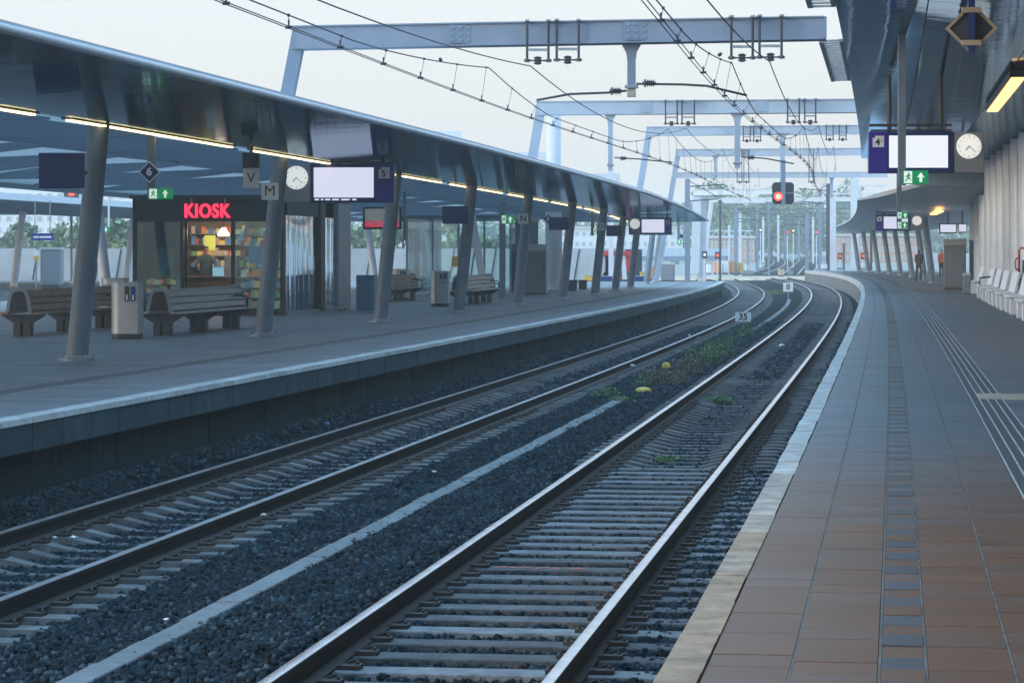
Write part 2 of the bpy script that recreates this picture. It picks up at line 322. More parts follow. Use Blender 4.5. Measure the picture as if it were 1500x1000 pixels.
HEAD = [(-.036, -.012), (.036, -.012), (.034, -.003), (.02, 0), (-.02, 0), (-.034, -.003)]
mb = MB(); mb.box((0, 0, -.075), (2.6, .25, .15)); wood_me = mb.build('sleeper', m_wood, bevel=.008); wm = wood_me.data; bpy.data.objects.remove(wood_me)
mb = MB(); R = []
for x, zt, hw in ((-1.25, -.03, .13), (-1.15, 0, .14), (-.55, 0, .13), (-.28, -.06, .105), (.28, -.06, .105), (.55, 0, .13), (1.15, 0, .14), (1.25, -.03, .13)):
    R.append([(x, -hw, -.2), (x, -hw + .025, zt), (x, hw - .025, zt), (x, hw, -.2)])
mb.loft(R); co = mb.build('sleeper', m_conc_sl); cm = co.data; bpy.data.objects.remove(co)
mb = MB(); mb.box((0, 0, .012), (.14, .12, .03)); mb.tube([(-.05, -.04, .02), (-.05, .04, .02), (.03, .05, .05), (.05, 0, .03)], .012, 5)
co = mb.build('rail_clip', m_clip); clipm = co.data; bpy.data.objects.remove(co)
def track(C, z, y0, y1, label, head, wood_to):
    t = thing('railway_track', label, 'track', C.p(y0, 0, z)); L = t.location
    for s in (-1, 1):
        r = MB().loft(sweep(C, RAIL, y0, y1, 2, z, s * .7525)).build('rail', m_rail, t, w=True)
        h = MB().loft(sweep(C, HEAD, y0, y1, 2, z + .001, s * .7525)).build('rail_head', head, r, smooth=True, auto=50)
        h.location = (0, 0, 0); 
        for v in h.data.vertices: v.co -= L
    y = y0; k = 0
    while y < y1 and k < 298:
        p = C.p(y, random.uniform(-.02, .02), z - .168); wd = y < wood_to
        o = inst('sleeper', wm if wd else cm, t, p - L, C.a(y) + random.uniform(-.012, .012))
        if y < 46:
            for s in (-1, 1):
                for e in (-1, 1): inst('rail_clip', clipm, o, (s * .7525 + e * .13, random.uniform(-.01, .01), 0), 0 if e > 0 else math.pi)
        y += .6 / math.hypot(1, C.dx(y)); k += 1
    if y < y1:
        m2 = MB()
        while y < y1:
            p = C.p(y, 0, z - .27); m2.box(p, (2.5, .24, .2), C.a(y)); y += .6
        o = m2.build('sleeper_row', m_conc_sl, t, w=True); o['kind'] = 'stuff'
    return t
trk_r = track(TR, 0, 10, 262, 'nearer railway track with bright rails, timber sleepers at its near end', m_head, 32.5)
track(TL, ZL, 14, 262, 'farther railway track running beside the platform with the kiosk', m_head_dull, 0)
# paint marks on one timber sleeper
mk = MB()
for x0, dx, a in ((-.46, .09, .5), (-.36, .05, -.8), (-.27, .09, .6), (-.16, .04, -1.2), (-.11, .06, .8), (-.02, .07, -.4), (.14, .13, .1)): mk.box((x0, .02 * a, .004), (dx, .05, .004), a * .6)
pmk = TR.p(10 + .6 * 24 / 1.0093, 0, -.166); 
best = min((c for c in trk_r.children if c.name.startswith('sleeper')), key=lambda c: abs((c.location + trk_r.location).y - 22.1))
m_mark = M('marking_spray_red', (.55, .15, .12), .8, noise=.8, nscale=30)
o = mk.build('paint_mark', m_mark, best)
# cable trough between the tracks
CT = Curve([(PZ(x, y, -.16).x, PZ(x, y, -.16).y) for x, y in ((100,993),(267,907),(400,837),(450,820),(583,752),(680,700),(765,650),(870,600),(912,584),(1102,482),(1132,462.5),(1153,447.5),(1158,440),(1152,431))], 3, 14, 165)
m_duct = M('trough_lid_concrete', (.15, .16, .17), .75, noise=.35, nscale=5, obj=.12, bump=.15)
ct = thing('cable_trough', 'pale concrete cable trough running between the two tracks', 'cable trough', CT.p(12, 0, -.3))
mb = MB(); mb.box((0, 0, 0), (.19, .985, .06)); co = mb.build('lid', m_duct, bevel=.008); lidm = co.data; bpy.data.objects.remove(co)
y = 12.5
while y < 150:
    if not 48 < y < 84: inst('lid', lidm, ct, CT.p(y, random.uniform(-.012, .012), bz(CT.x(y), y) + .012 + random.uniform(-.008, .008)) - ct.location, CT.a(y) + random.uniform(-.012, .012))
    y += 1.0
MB().loft(sweep(CT, [(-.12, -.4), (.12, -.4), (.12, -.32), (-.12, -.32)], 12, 48, 4)).build('trough_body', m_duct, ct, w=True)
# ------------------------------------------------------------------ right platform
pr = tag(bpy.data.objects.new('platform_right', None), None, kind='structure'); link(pr); pr.location = ER.p(10, 2, 0)
MB().loft(sweep(ER, [(.02, -.42), (9.5, -.42), (9.5, PZT - .028), (.02, PZT - .028)], -6, 236, 3)).build('platform_base', m_joint, pr, w=True)
MB().loft(sweep(ER, [(1.94, PZT - .02), (9.5, PZT - .02), (9.5, PZT), (1.94, PZT)], -6, 236, 3)).build('platform_surface', m_plat, pr, w=True)
def pieces(C, t0, t1, y0, y1, L, z0, z1, gap, name, mat, parent, indiv=True, jz=.003, skip=None, jt=0):
    big = MB(); k = 0; y = y0
    while y < y1:
        if not (skip and skip(k)):
            dz = random.uniform(-jz, jz); dt = random.uniform(-jt, jt); ring = []
            for yy in (y + gap / 2, y + L - gap / 2):
                ring.append([C.p(yy, t0 + dt, z0), C.p(yy, t1 + dt, z0), C.p(yy, t1 + dt, z1 + dz), C.p(yy, t0 + dt, z1 + dz)])
            if indiv: m = MB(); m.loft(ring); m.build(name, mat(y) if callable(mat) else mat, parent, w=True)
            else: big.loft(ring)
        y += L; k += 1
    if not indiv:
        o = big.build(name, mat, parent, w=True); o['kind'] = 'stuff'
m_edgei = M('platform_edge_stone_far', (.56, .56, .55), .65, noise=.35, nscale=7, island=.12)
def light_tone(L, y, a, b, r): return L[int(min(7, max(0, round(7 * (sm(a, b, y) + random.uniform(-r, r))))))]  # picks the painted light step by distance, with jitter
tilemat = lambda y: light_tone(m_tiles, y, 12.5, 25.5, .10)
pieces(ER, 0, .15, 8, 92, 1.0, .55, PZT + .004, .008, 'edge_stone', lambda y: light_tone(m_edges, y, 11.5, 23, .12), pr, jt=.006)
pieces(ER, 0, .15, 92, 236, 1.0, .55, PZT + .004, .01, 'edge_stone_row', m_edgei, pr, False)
COLS = ((.158, .455), (.468, .77), (.953, 1.253), (1.267, 1.60))
for j, (a, b) in enumerate(COLS):
    off = .15 * (j % 2)
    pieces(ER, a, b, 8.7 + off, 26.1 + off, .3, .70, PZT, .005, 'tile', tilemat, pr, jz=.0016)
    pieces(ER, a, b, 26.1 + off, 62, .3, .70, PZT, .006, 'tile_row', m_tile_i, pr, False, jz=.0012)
    MB().loft(sweep(ER, [(a, PZT - .02), (b, PZT - .02), (b, PZT), (a, PZT)], 62.2, 236, 3)).build('tile_strip', m_tile_i, pr, w=True)
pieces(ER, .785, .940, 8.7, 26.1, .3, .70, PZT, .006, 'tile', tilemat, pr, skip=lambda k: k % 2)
pieces(ER, .785, .940, 8.7, 26.1, .3, .70, PZT + .001, .006, 'guide_tile', m_guide, pr, skip=lambda k: k % 2 == 0)
pieces(ER, .785, .940, 26.1, 62, .6, .70, PZT, .306, 'tile_row', m_tile_i, pr, False)
pieces(ER, .785, .940, 26.4, 62, .6, .70, PZT + .001, .306, 'guide_row', m_guide_i, pr, False)
MB().loft(sweep(ER, [(.785, PZT - .02), (.94, PZT - .02), (.94, PZT), (.785, PZT)], 62.2, 236, 3)).build('guide_strip', m_guide_i, pr, w=True)
MB().loft(sweep(ER, [(1.605, .7), (1.935, .7), (1.935, PZT + .002), (1.605, PZT + .002)], 6, 236, 3)).build('tactile_strip', m_tact, pr, w=True)
for t in (1.612, 1.695, 1.775, 1.855, 1.928):
    MB().loft(sweep(ER, [(t - .006, PZT), (t + .006, PZT), (t + .006, PZT + .006), (t - .006, PZT + .006)], 6, 120, 2)).build('tactile_rib', m_line, pr, w=True)
m_jl = M('joint_sand', (.15, .14, .13), .8, noise=.6, nscale=5)
for t in (.462, .778, .946, 1.26):
    MB().loft(sweep(ER, [(t - .0055, .7), (t + .0055, .7), (t + .0055, PZT - .001), (t - .0055, PZT - .001)], 8, 90, 2)).build('joint', m_jl, pr, w=True)
mb = MB(); mb.loft([[ER.p(y, a, PZT + b) for a, b in ((1.70, 0), (6.5, 0), (6.5, .010), (1.70, .010))] for y in (28.9, 29.9)]); mb.build('drain_cover', m_brass, pr, w=True)
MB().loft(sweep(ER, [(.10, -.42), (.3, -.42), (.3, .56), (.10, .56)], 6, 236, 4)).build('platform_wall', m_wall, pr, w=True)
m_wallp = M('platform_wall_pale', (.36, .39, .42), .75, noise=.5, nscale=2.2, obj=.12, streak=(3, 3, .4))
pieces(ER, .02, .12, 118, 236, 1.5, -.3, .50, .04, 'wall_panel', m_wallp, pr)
# ------------------------------------------------------------------ left platform
plt = tag(bpy.data.objects.new('platform_left', None), None, kind='structure'); link(plt); plt.location = EL.p(30, -5, 0)
YE = 160
MB().loft(sweep(EL, [(-22, -.42), (-.2, -.42), (-.2, PZL - .012), (-22, PZL - .012)], 16, YE, 3)).build('platform_base', m_gap, plt, w=True)
def asph(a, b, nm, mat=m_platl): MB().loft(sweep(EL, [(a, PZL - .02), (b, PZL - .02), (b, PZL), (a, PZL)], 16, YE, 3)).build(nm, mat, plt, w=True)
asph(-22, -6.2, 'platform_surface'); asph(-2.15, -1.86, 'tactile_strip', m_tact); 
m_slabs = M('platform_slabs_grey', (.155, .185, .205), .5, noise=.45, nscale=1.0, island=.07, bump=.1, bscale=90)
m_platt = M('platform_tiles_grey', (.17, .19, .22), .5, noise=.25, nscale=3, island=.1)
for a_, b_ in ((-6.19, -4.19), (-4.18, -2.17)): pieces(EL, a_, b_, 16, YE, 1.0, .5, PZL, .007, 'slab_row', m_slabs, plt, False, jz=.0015)
pieces(EL, -1.85, -1.06, 16, YE, .6, .5, PZL, .008, 'tile_row', m_platt, plt, False, jz=.002)
pieces(EL, -1.05, -.26, 16, YE, .6, .5, PZL, .008, 'tile_row', m_platt, plt, False, jz=.002)
pieces(EL, -.24, 0, 18, YE, 1.0, PZL - .05, PZL + .012, .012, 'edge_stone', m_edge, plt, jt=.006)
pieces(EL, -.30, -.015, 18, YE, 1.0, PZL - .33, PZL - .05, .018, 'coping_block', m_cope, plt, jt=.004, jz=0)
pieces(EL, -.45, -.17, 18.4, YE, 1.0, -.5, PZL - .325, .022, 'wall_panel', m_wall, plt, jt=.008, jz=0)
# ------------------------------------------------------------------ left canopy
def ip(tab, y): return float(np.interp(y, [a for a, b in tab], [b for a, b in tab]))
ZE = [(16, 4.56), (40, 4.48), (57, 4.45), (70, 4.40), (95, 4.31), (112, 4.14), (133, 3.85)]
ZC = [(16, 4.32), (42, 4.26), (66, 4.17), (87, 4.10), (110, 4.02), (133, 3.70)]
YC = 133.0
can = thing('platform_canopy', 'long low canopy with mirror-dark metal underside over the platform with the kiosk', 'canopy', EL.p(30, -9, PZL))
def csec(y, ts, up=0):
    e, c = ip(ZE, y), ip(ZC, y); out = []
    for t in ts:
        k = (t + .15) / -3.35; out.append(EL.p(y, t, c + (e - .06 - c) * (1 - k) ** 1.3 + up))
    return out
ts = [-.17, -.9, -1.8, -2.7, -3.5]
y = 17.0
while y < YC:
    y2 = min(y + 2.8, YC); R = []
    for yy in (y + .006, y2 - .006): a = csec(yy, ts); b = csec(yy, ts[::-1], .03); R.append(a + b)
    MB().loft(R).build('soffit_panel', m_soff, can, w=True, smooth=True, auto=35); y += 2.8
# dark backing above the panel seams, rolled front edge, roof sheet
yy = np.linspace(16.5, YC, 50)
MB().loft([csec(v, ts, .05) + csec(v, ts[::-1], .10) for v in yy]).build('soffit_backing', m_gap, can, w=True)
MB().tube([EL.p(v, -.10, ip(ZE, v) - .03) for v in yy], .05, 10).build('rolled_edge', m_fascia, can, w=True, smooth=True)
for a_, b_ in (((-.12, .0), (-3.75, .10)), ((-15.25, .10), (-18.8, 0))):
    MB().loft([[EL.p(v, t, ip(ZE, v) + z + q) for (t, z), q in ((a_, 0), (b_, 0), (b_, .06), (a_, .06))] for v in yy]).build('roof_sheet', m_roof, can, w=True)
def isec(y):
    c = ip(ZC, y); P = [(-3.78, c + .02), (-4.6, c + .22), (-7, c + .36), (-9.5, c + .42), (-12, c + .36), (-14.6, c + .16), (-15.2, c)]
    return [EL.p(y, t, z) for t, z in P] + [EL.p(y, t, z + .03) for t, z in P[::-1]]
MB().loft([isec(v) for v in yy]).build('inner_ceiling', m_poly, can, w=True, smooth=True, auto=40)
MB().loft([[EL.p(v, a, ip(ZC, v) + b) for a, b in ((-15.25, .02), (-18.6, .14), (-18.7, .2), (-15.25, .06))] for v in yy]).build('far_soffit', m_ceil, can, w=True)
v = 18.0
while v < YC - 1:
    c = ip(ZC, v); mb = MB()
    top = [(-3.9, c + .02), (-6, c + .3), (-9.5, c + .42), (-13, c + .3), (-15.1, c + .02)]; bot = [(-15.1, c - .02), (-12.4, c - .02), (-9.5, c + .30), (-6.6, c - .02), (-3.9, c - .02)]
    mb.loft([[EL.p(v + d, t, z) for t, z in top + bot] for d in (-.05, .05)]); mb.build('rib', m_ceil, can, w=True)
    mb = MB(); mb.bar(EL.p(v, -6.6, c + .0), EL.p(v + 2.8, -9.5, c + .36), .1, .10); mb.bar(EL.p(v + 5.6, -6.6, c + .0), EL.p(v + 2.8, -9.5, c + .36), .1, .10)
    mb.build('brace', m_ceil, can, w=True); v += 5.6
# ------------------------------------------------------------------ leaning columns of the left platform
def column(C, y, t, base, top, dt, r, name, label, group, side=1, mat=m_col, nb=6, cat='column'):
    T = thing(name, label, cat, C.p(y, t, base), C.a(y), group)
    h = top - base
    mb = MB(); mb.tube([(0, 0, .03), (dt * .5, 0, h * .5), (dt, 0, h)], [r * 1.02, r, r * .96], 20); mb.build('shaft', mat, T, smooth=True, auto=60)
    mb = MB(); mb.lathe([(r * 1.75, 0), (r * 1.75, .03), (r * 1.2, .045), (r * 1.08, .08)], n=20); mb.build('base_plate', m_galv, T, smooth=True, auto=30)
    for k in range(nb):
        a = 2 * math.pi * k / nb + .3; m2 = MB(); m2.lathe([(.022, .03), (.022, .065), (.012, .065), (.012, .10)], (r * 1.5 * math.cos(a), r * 1.5 * math.sin(a), 0), 6); m2.build('bolt', m_galv, T)
    return T
ords = 'first second third fourth fifth sixth seventh eighth ninth tenth eleventh twelfth thirteenth fourteenth'.split()
CY = [42.3, 54.6, 66.0, 76.4, 87.2, 98.0, 108.6, 120.3, 131.5]
extra = ['carrying a blue plate, in front of the wooden bench', 'with the letter M plate', 'under the departure display', 'carrying a blue plate, beside a bin', 'with the letter N plate', 'carrying a small blue plate, beyond the letter N', 'with the small letter O plate', 'next after the letter O plate', 'nearest the end of the canopy']
CX = [95, 375, 551, 668, 755, 822, 870, 900, 922.5]
for k, y in enumerate(CY):
    t = (CX[k] - 750) * y / FPX - EL.x(y); t = t * math.cos(EL.a(y))
    column(EL, y, (t if k in (0, 1, 2, 3) else t), PZL, ip(ZC, y) + .05, .36, .165, 'leaning_column', 'grey leaning canopy column ' + extra[k], 'leaning columns of the kiosk platform', nb=6 if k < 4 else 0)
for k, y in enumerate((147.0, 156.0)):
    column(EL, y, -3.85, PZL, 3.3, .34, .165, 'leaning_column', ('grey leaning column beyond the canopy end, nearer of two', 'grey leaning column beyond the canopy end, last one')[k], 'leaning columns of the kiosk platform', nb=0)
for k, y in enumerate((57, 68, 79.5, 91, 102, 113, 124)):
    column(EL, y, -14.6, PZL, ip(ZC, y) + .05, -.42, .165, 'leaning_column', ords[k] + ' pale column leaning outward along the far side of the kiosk platform', 'outward leaning columns', nb=0, mat=m_steelw)
# strip lights
k = 0; y = 18.0
while y < YC - 6:
    y2 = min(y + 10.6, YC - 2); g = .5 * (y + y2)
    if y2 > 36:
        T = thing('strip_light', ords[k] + ' warm strip light along the kiosk platform canopy, nearest first', 'lamp', EL.p(g, -3.62, ip(ZC, g)), 0, 'strip lights of the kiosk platform'); k += 1
        R = [[EL.p(v, a, ip(ZC, v) + b) for a, b in ((-3.72, -.015), (-3.54, -.015), (-3.54, .05), (-3.72, .05))] for v in np.linspace(y, y2 - .9, 6)]
        MB().loft(R).build('housing', m_dark, T, w=True)
        R = [[EL.p(v, a, ip(ZC, v) + b) for a, b in ((-3.67, -.04), (-3.59, -.04), (-3.59, -.016), (-3.67, -.016))] for v in np.linspace(y + .05, y2 - .95, 6)]
        MB().loft(R).build('diffuser', m_lamp, T, w=True)
    y += 11.2
# ------------------------------------------------------------------ right canopy, high part
rc = thing('platform_canopy', 'high canopy with glossy panelled metal underside above the near platform', 'canopy', ER.p(40, 3, PZT))
STR = [((-.0, 5.95), (.6, 5.86), (1.3, 5.74)), ((1.32, 5.735), (2.1, 5.66), (2.98, 5.62)), ((3.0, 5.62), (3.9, 5.66), (4.75, 5.74)), ((4.77, 5.74), (7, 5.8), (9.3, 5.8))]
for st in STR:
    y = -12.0
    while y < 106:
        R = [[ER.p(v, a, b) for a, b in st] + [ER.p(v, a, b + .03) for a, b in st[::-1]] for v in (y + .014, y + 2.386)]
        MB().loft(R).build('soffit_panel', m_soffr, rc, w=True, smooth=True, auto=35); y += 2.4 if y > 30 else 2.4
yr = np.linspace(-12, 106, 40)
MB().loft([[ER.p(v, a, b) for a, b in ((.02, 6.02), (1.3, 5.82), (3, 5.70), (4.8, 5.84), (9.4, 5.9), (9.4, 6.35), (.02, 6.2))] for v in yr]).build('roof_sheet', m_roof, rc, w=True)
for y0, y1 in ((30.5, 41.6), (48.4, 59.5)):
    for a, b, z in ((-.42, -.34, 5.93), (-.07, -.005, 5.945)):
        MB().loft([[ER.p(v, p, z + q) for p, q in ((a, 0), (b, 0), (b, .05), (a, .05))] for v in np.linspace(y0, y1, 8)]).build('gutter_rail', m_galv, rc, w=True)
    v = y0
    while v <= y1 + .01:
        mb = MB(); mb.bar(ER.p(v, -.34, 5.96), ER.p(v, -.07, 5.965), .10, .03); mb.build('gutter_rung', m_galv, rc, w=True); v += .555
# bulkhead at the end of the high part, and the lower canopy that follows
MB().loft([[ER.p(v, a, b) for a, b in ((2.0, 4.86), (9.4, 4.6), (9.4, 6.3), (3.0, 5.68))] for v in (106.1, 106.5)]).build('end_bulkhead', m_ceil, rc, w=True)
m_lowc = M('soffit_pale', (.70, .74, .78), .4, noise=.1)
lc = thing('platform_canopy', 'lower sweeping canopy at the far end of the near platform', 'canopy', ER.p(150, 4, PZT))
ZL_ = [(106, 4.26), (110, 4.24), (116, 4.22), (126, 4.22), (160, 4.14), (190, 4.06), (232, 4.0)]
def lsec(y):
    e = ip(ZL_, y); t0 = -.15 + (max(0, y - 185) / 47) ** 2 * 3.0
    P = [(t0, e + .03), (t0 + .8, e - .04), (3.0, e - .10), (3.9, e - .16), (5, e - .05), (9.4, e + .1)]
    kk = max(0, 1 - (y - 106) / 18) ** 1.5; P = [(t, z + kk * (.3 * max(0, min(t, 3.0)))) for t, z in P]
    return [ER.p(y, t, z) for t, z in P] + [ER.p(y, t, z + .16 - .1 * (i == 5)) for i, (t, z) in enumerate(P[::-1])]
yl = list(np.linspace(106.6, 126, 12)) + list(np.linspace(128, 232, 30))
MB().loft([lsec(v) for v in yl]).build('soffit', m_lowc, lc, w=True, smooth=True, auto=50)
for k, (px, py) in enumerate(((1366, 415), (1354, 411), (1336, 406), (1319, 403), (1303, 401.6), (1287, 400), (1272, 398.3), (1258, 397))):
    p = PZ(px, py, PZT); y = p.y; t = (p.x - ER.x(y)) * math.cos(ER.a(y))
    column(ER, y, t, PZT, ip(ZL_, y) - .1, -.42, .17, 'leaning_column', ords[k] + ' leaning column under the lower canopy, nearest first', 'columns under the lower canopy', nb=0, mat=m_col)
# colonnade with wall behind it
wl = thing('wall', 'plain grey wall behind the row of round columns on the near platform', 'wall', ER.p(60, 5.4, PZT))
MB().loft(sweep(ER, [(5.6, PZT), (5.9, PZT), (5.9, 5.72), (5.6, 5.72)], 16, 117, 4)).build('wall_face', m_grey, wl, w=True)
k = 0; y = 56.0
while y < 119:
    T = thing('round_column', 'pale round column beside the white seats, ' + ords[k] + ' along the wall from the near end', 'column', ER.p(y, 4.75, PZT), ER.a(y), 'round columns by the white seats'); k += 1
    mb = MB(); mb.tube([(0, 0, 0), (0, 0, (5.7 if y < 105 else 4.5) - PZT)], .27, 24); mb.build('shaft', m_fin, T, smooth=True, auto=60)
    mb = MB(); mb.lathe([(.31, 0), (.31, .06), (.28, .08)], n=24); mb.build('base_ring', m_galv, T); y += 4.7
# warm lamps along the near platform
for k, (y0, y1) in enumerate(((2.5, 15.5), (51, 63), (88, 99))):
    g = (y0 + y1) / 2
    T = thing('linear_lamp', ('amber linear lamp under the high canopy, over the near paving', 'amber linear lamp behind the platform 4 display, nearer one', 'amber linear lamp beyond the platform 4 display')[k], 'lamp', ER.p(g, 3.1, 5.6), 0, 'amber lamps of the high canopy')
    vv = np.linspace(y0, y1, 5)
    MB().loft([[ER.p(v, a, b) for a, b in ((2.95, 5.47), (3.25, 5.47), (3.25, 5.6), (2.95, 5.6))] for v in vv]).build('housing', m_dark, T, w=True)
    MB().loft([[ER.p(v, a, b) for a, b in ((2.98, 5.44), (3.22, 5.44), (3.22, 5.465), (2.98, 5.465))] for v in vv]).build('diffuser', m_lampo, T, w=True)
for k, y in enumerate((124, 150)):
    T = thing('linear_lamp', ('amber lamp under the lower canopy, nearer', 'amber lamp under the lower canopy, farther')[k], 'lamp', ER.p(y, 3.4, 4), 0, 'amber lamps of the lower canopy')
    MB().loft([[ER.p(v, a, ip(ZL_, v) + b) for a, b in ((3.2, -.19), (3.5, -.19), (3.5, -.14), (3.2, -.14))] for v in (y - 5, y + 5)]).build('diffuser', m_lampo, T, w=True)
# ------------------------------------------------------------------ signs, displays, clocks
def m_(px, D): return px * D / FPX
def clock_part(T, c, r):
    mb = MB(); mb.loft([[(c[0] + rr * math.cos(a), c[1] + yy, c[2] + rr * math.sin(a)) for a in np.linspace(0, 2 * math.pi, 33)[:-1]] for rr, yy in ((r, .03), (r, -.02), (r * .97, -.03))])
    f = mb.build('clock_face', m_clock, T, smooth=True, auto=30)
    for k in range(12):
        a = k * math.pi / 6; m2 = MB(); m2.box((c[0] + r * .82 * math.sin(a), c[1] - .0325, c[2] + r * .82 * math.cos(a)), (r * .05, .003, r * (.12 if k % 3 else .18)), ry=a); m2.build('hour_mark', m_black, f)
    for nm, ang, ln, w in (('hour_hand', math.radians(221), .48, .07), ('minute_hand', math.radians(132), .80, .045)):
        m2 = MB(); m2.box((c[0] + r * ln * .42 * math.sin(ang), c[1] - .036, c[2] + r * ln * .42 * math.cos(ang)), (r * w, .003, r * ln), ry=ang); m2.build(nm, m_black, f)
def display(x0, x1, y0, y1, cx0, cx1, D, num, numright, label, C, screen, grp, caption=None, hang=True):
    a, b = PD(min(x0, cx0), y1, D), PD(max(x1, cx1), y0, D); w = b.x - a.x; h = b.z - a.z
    T = thing('departure_display', label, 'display', ((a.x + b.x) / 2, D, a.z), C.a(D) * .35, grp); o = lambda x: m_(x - HX, D) - (a.x + b.x) / 2
    X0, X1, K0, K1 = o(x0), o(x1), o(cx0), o(cx1); bw = X1 - X0
    MB().b2((X0, -.13, 0), (X1, .13, h)).build('casing', m_navy, T, bevel=.015)
    MB().b2((K0, -.11, .01), (K1, .11, h * .98)).build('clock_housing', m_grey, T, bevel=.01)
    nb = bw * .24; s0, s1 = (X0 + .045 * bw, X1 - nb) if numright else (X0 + nb, X1 - .07 * bw)
    MB().b2((s0, -.14, h * .13), (s1, -.131, h * .9)).build('screen', screen, T)
    n0, n1 = (X1 - nb * .92, X1 - .01) if numright else (X0 + .01, X0 + nb * .92)
    MB().b2((n0, -.138, .012), (n1, -.131, h - .012)).build('platform_panel', m_purple, T)
    q = (n1 - n0) * .62; nc = (n0 + n1) / 2; zc = h * .76; 
    mb = MB(); mb.prism([(nc - q / 2, zc - q / 2), (nc + q / 2, zc - q / 2), (nc + q / 2, zc + q / 2), (nc - q * .28, zc + q / 2), (nc - q * .28, zc + q * .32), (nc - q / 2, zc + q * .32)], -.146, -.139); pn = mb.build('number_plate', m_white, T)
    text(num, q * .85, m_black, pn, (nc - q * .06, -.149, zc - q * .08), .001, bold=.004); text('a', q * .34, m_black, pn, (nc + q * .30, -.149, zc + q * .1), .001)
    if caption:
        x = s0 + .02
        for wd in (.10, .06, .12, .16, .2, .1): MB().b2((x, -.1345, h * .06), (x + wd * .9, -.131, h * .095)).build('ticker_line', m_scrtxt, T); x += wd + .03
    kc = (K0 + K1) / 2; clock_part(T, (kc, -.12, h * .64), min((K1 - K0) * .41, h * .3))
    if hang:
        MB().b2((X0 + .02, -.05, h + .10), (X1 - .03, .05, h + .15)).build('hanger_bar', m_dark, T)
        for s in (X0 + bw * .25, X0 + bw * .86):
            MB().b2((s - .04, -.04, h), (s + .04, .04, h + .1)).build('bracket', m_dark, T); MB().tube([(s, 0, h + .15), (s, 0, h + hang)], .04, 8).build('drop_rod', m_dark, T)
        MB().b2((X0 + .05, -.1, h + .012), (X1 - .05, .1, h + .04)).build('top_rail', m_dark, T)
    return T
display(455, 578, 240, 297, 413, 457, 59, '5', True, 'departure display for platform 5 with clock, nearest on the kiosk platform', EL, m_screen, 'departure displays', True, .42)
display(1272, 1396, 193, 254, 1396, 1440, 54, '4', False, 'departure display for platform 4 with clock, hanging nearest over the near platform', ER, m_screenw, 'departure displays', None, 1.1)
display(938, 984, 319, 344, 921, 939, 117, '5', True, 'small departure display near the far end of the kiosk platform canopy', EL, m_screen, 'departure displays', None, .2)
display(1282, 1333, 315, 338, 1333, 1352, 127, '4', False, 'smaller farther departure display under the lower canopy', ER, m_screen, 'departure displays', None, .3)
def exit_face(T, c, w, h):
    MB().box((c[0], c[1], c[2]), (w, .09, h)).build('casing', m_green, T, bevel=.006)
    p = MB().box((c[0] - w * .31, c[1] - .047, c[2]), (w * .32, .006, h * .86)).build('pictogram', m_picto, T)
    s = h * .8; x, z, y = c[0] - w * .31, c[2], c[1] - .052; mb = MB()
    mb.box((x + s * .05, y, z + s * .34), (s * .15, .004, s * .15)); mb.box((x - s * .0, y, z + s * .10), (s * .16, .004, s * .34), ry=.3)
    mb.box((x - s * .13, y, z - s * .22), (s * .10, .004, s * .42), ry=.75); mb.box((x + s * .14, y, z - s * .16), (s * .10, .004, s * .34), ry=-.5); mb.box((x + s * .14, y, z + s * .14), (s * .26, .004, s * .08), ry=.4); mb.box((x - s * .15, y, z + s * .1), (s * .24, .004, s * .08), ry=-.5)
    mb.build('running_figure', m_green, p)
    x = c[0] + w * .2; a = h * .36; mb = MB(); mb.prism([(x - a * .28, z - a), (x + a * .28, z - a), (x + a * .28, z + a * .05), (x + a * .8, z - a * .1), (x, z + a), (x - a * .8, z - a * .1), (x - a * .28, z + a * .05)], c[1] - .052, c[1] - .046); mb.build('arrow', m_picto, T)
def hang_exit(px, ytop, ybot, pw, D, ex0, ex1, ey0, ey1, label, C, second=None):
    b = PD(px, ybot, D); T = thing('exit_sign', label, 'exit sign', b, C.a(D) * .3, 'green exit signs')
    MB().b2((-m_(pw, D) / 2, -.05, 0), (m_(pw, D) / 2, .05, m_(ybot - ytop, D))).build('post', m_col, T)
    for e in [(ex0, ex1, ey0, ey1)] + ([second] if second else []):
        exit_face(T, (m_((e[0] + e[1]) / 2 - px, D), -.11, m_(ybot - (e[2] + e[3]) / 2, D)), m_(e[1] - e[0], D), m_(e[3] - e[2], D))
    return T
hang_exit(1321, -75, 272, 11, 45, 1322, 1358, 250, 270, 'green exit sign on a hanging post in front of the platform 4 display', ER)
hang_exit(1317, 225, 334, 7, 86, 1314, 1330, 310.5, 320.5, 'pair of small green exit signs on one post, below the platform 4 display', ER, (1314, 1329, 325, 334.5))
hang_exit(222, 190, 293, 11, 46, 220, 255, 276, 292, 'green exit sign below the number 6 diamond beside the kiosk', EL)
hang_exit(736, 282, 437, 9, 101, 735, 753, 315, 328, 'green exit sign on a full height post beside the letter N column', EL)
hang_exit(868, 295, 345, 5, 112, 869, 882, 334, 343, 'tiny green exit sign just before the letter O plate', EL)
hang_exit(994, 325, 358, 4, 140, 993, 1002, 351, 357, 'tiny green exit sign past the far display of the kiosk platform', EL)
def diamond(px, py, r, D, txt, label, C, post_to=None):
    T = thing('track_number_sign', label, 'sign', PD(px, py, D), C.a(D) * .3, 'diamond track signs'); R = m_(r, D)
    MB().prism([(-R, 0), (0, -R), (R, 0), (0, R)], -.02, .02).build('border', m_white, T); R *= .88
    MB().prism([(-R, 0), (0, -R), (R, 0), (0, R)], -.026, -.021).build('face', m_navy, T)
    if txt: text(txt, R * 1.15, m_white, T, (0, -.03, 0), .001, bold=.006)
    MB().b2((-.03, .02, -.06), (.03, .09, R * 1.0)).build('bracket', m_dark, T)
    return T
diamond(219, 252, 16, 45.8, '6', 'blue diamond sign with number 6 next to the kiosk', EL)
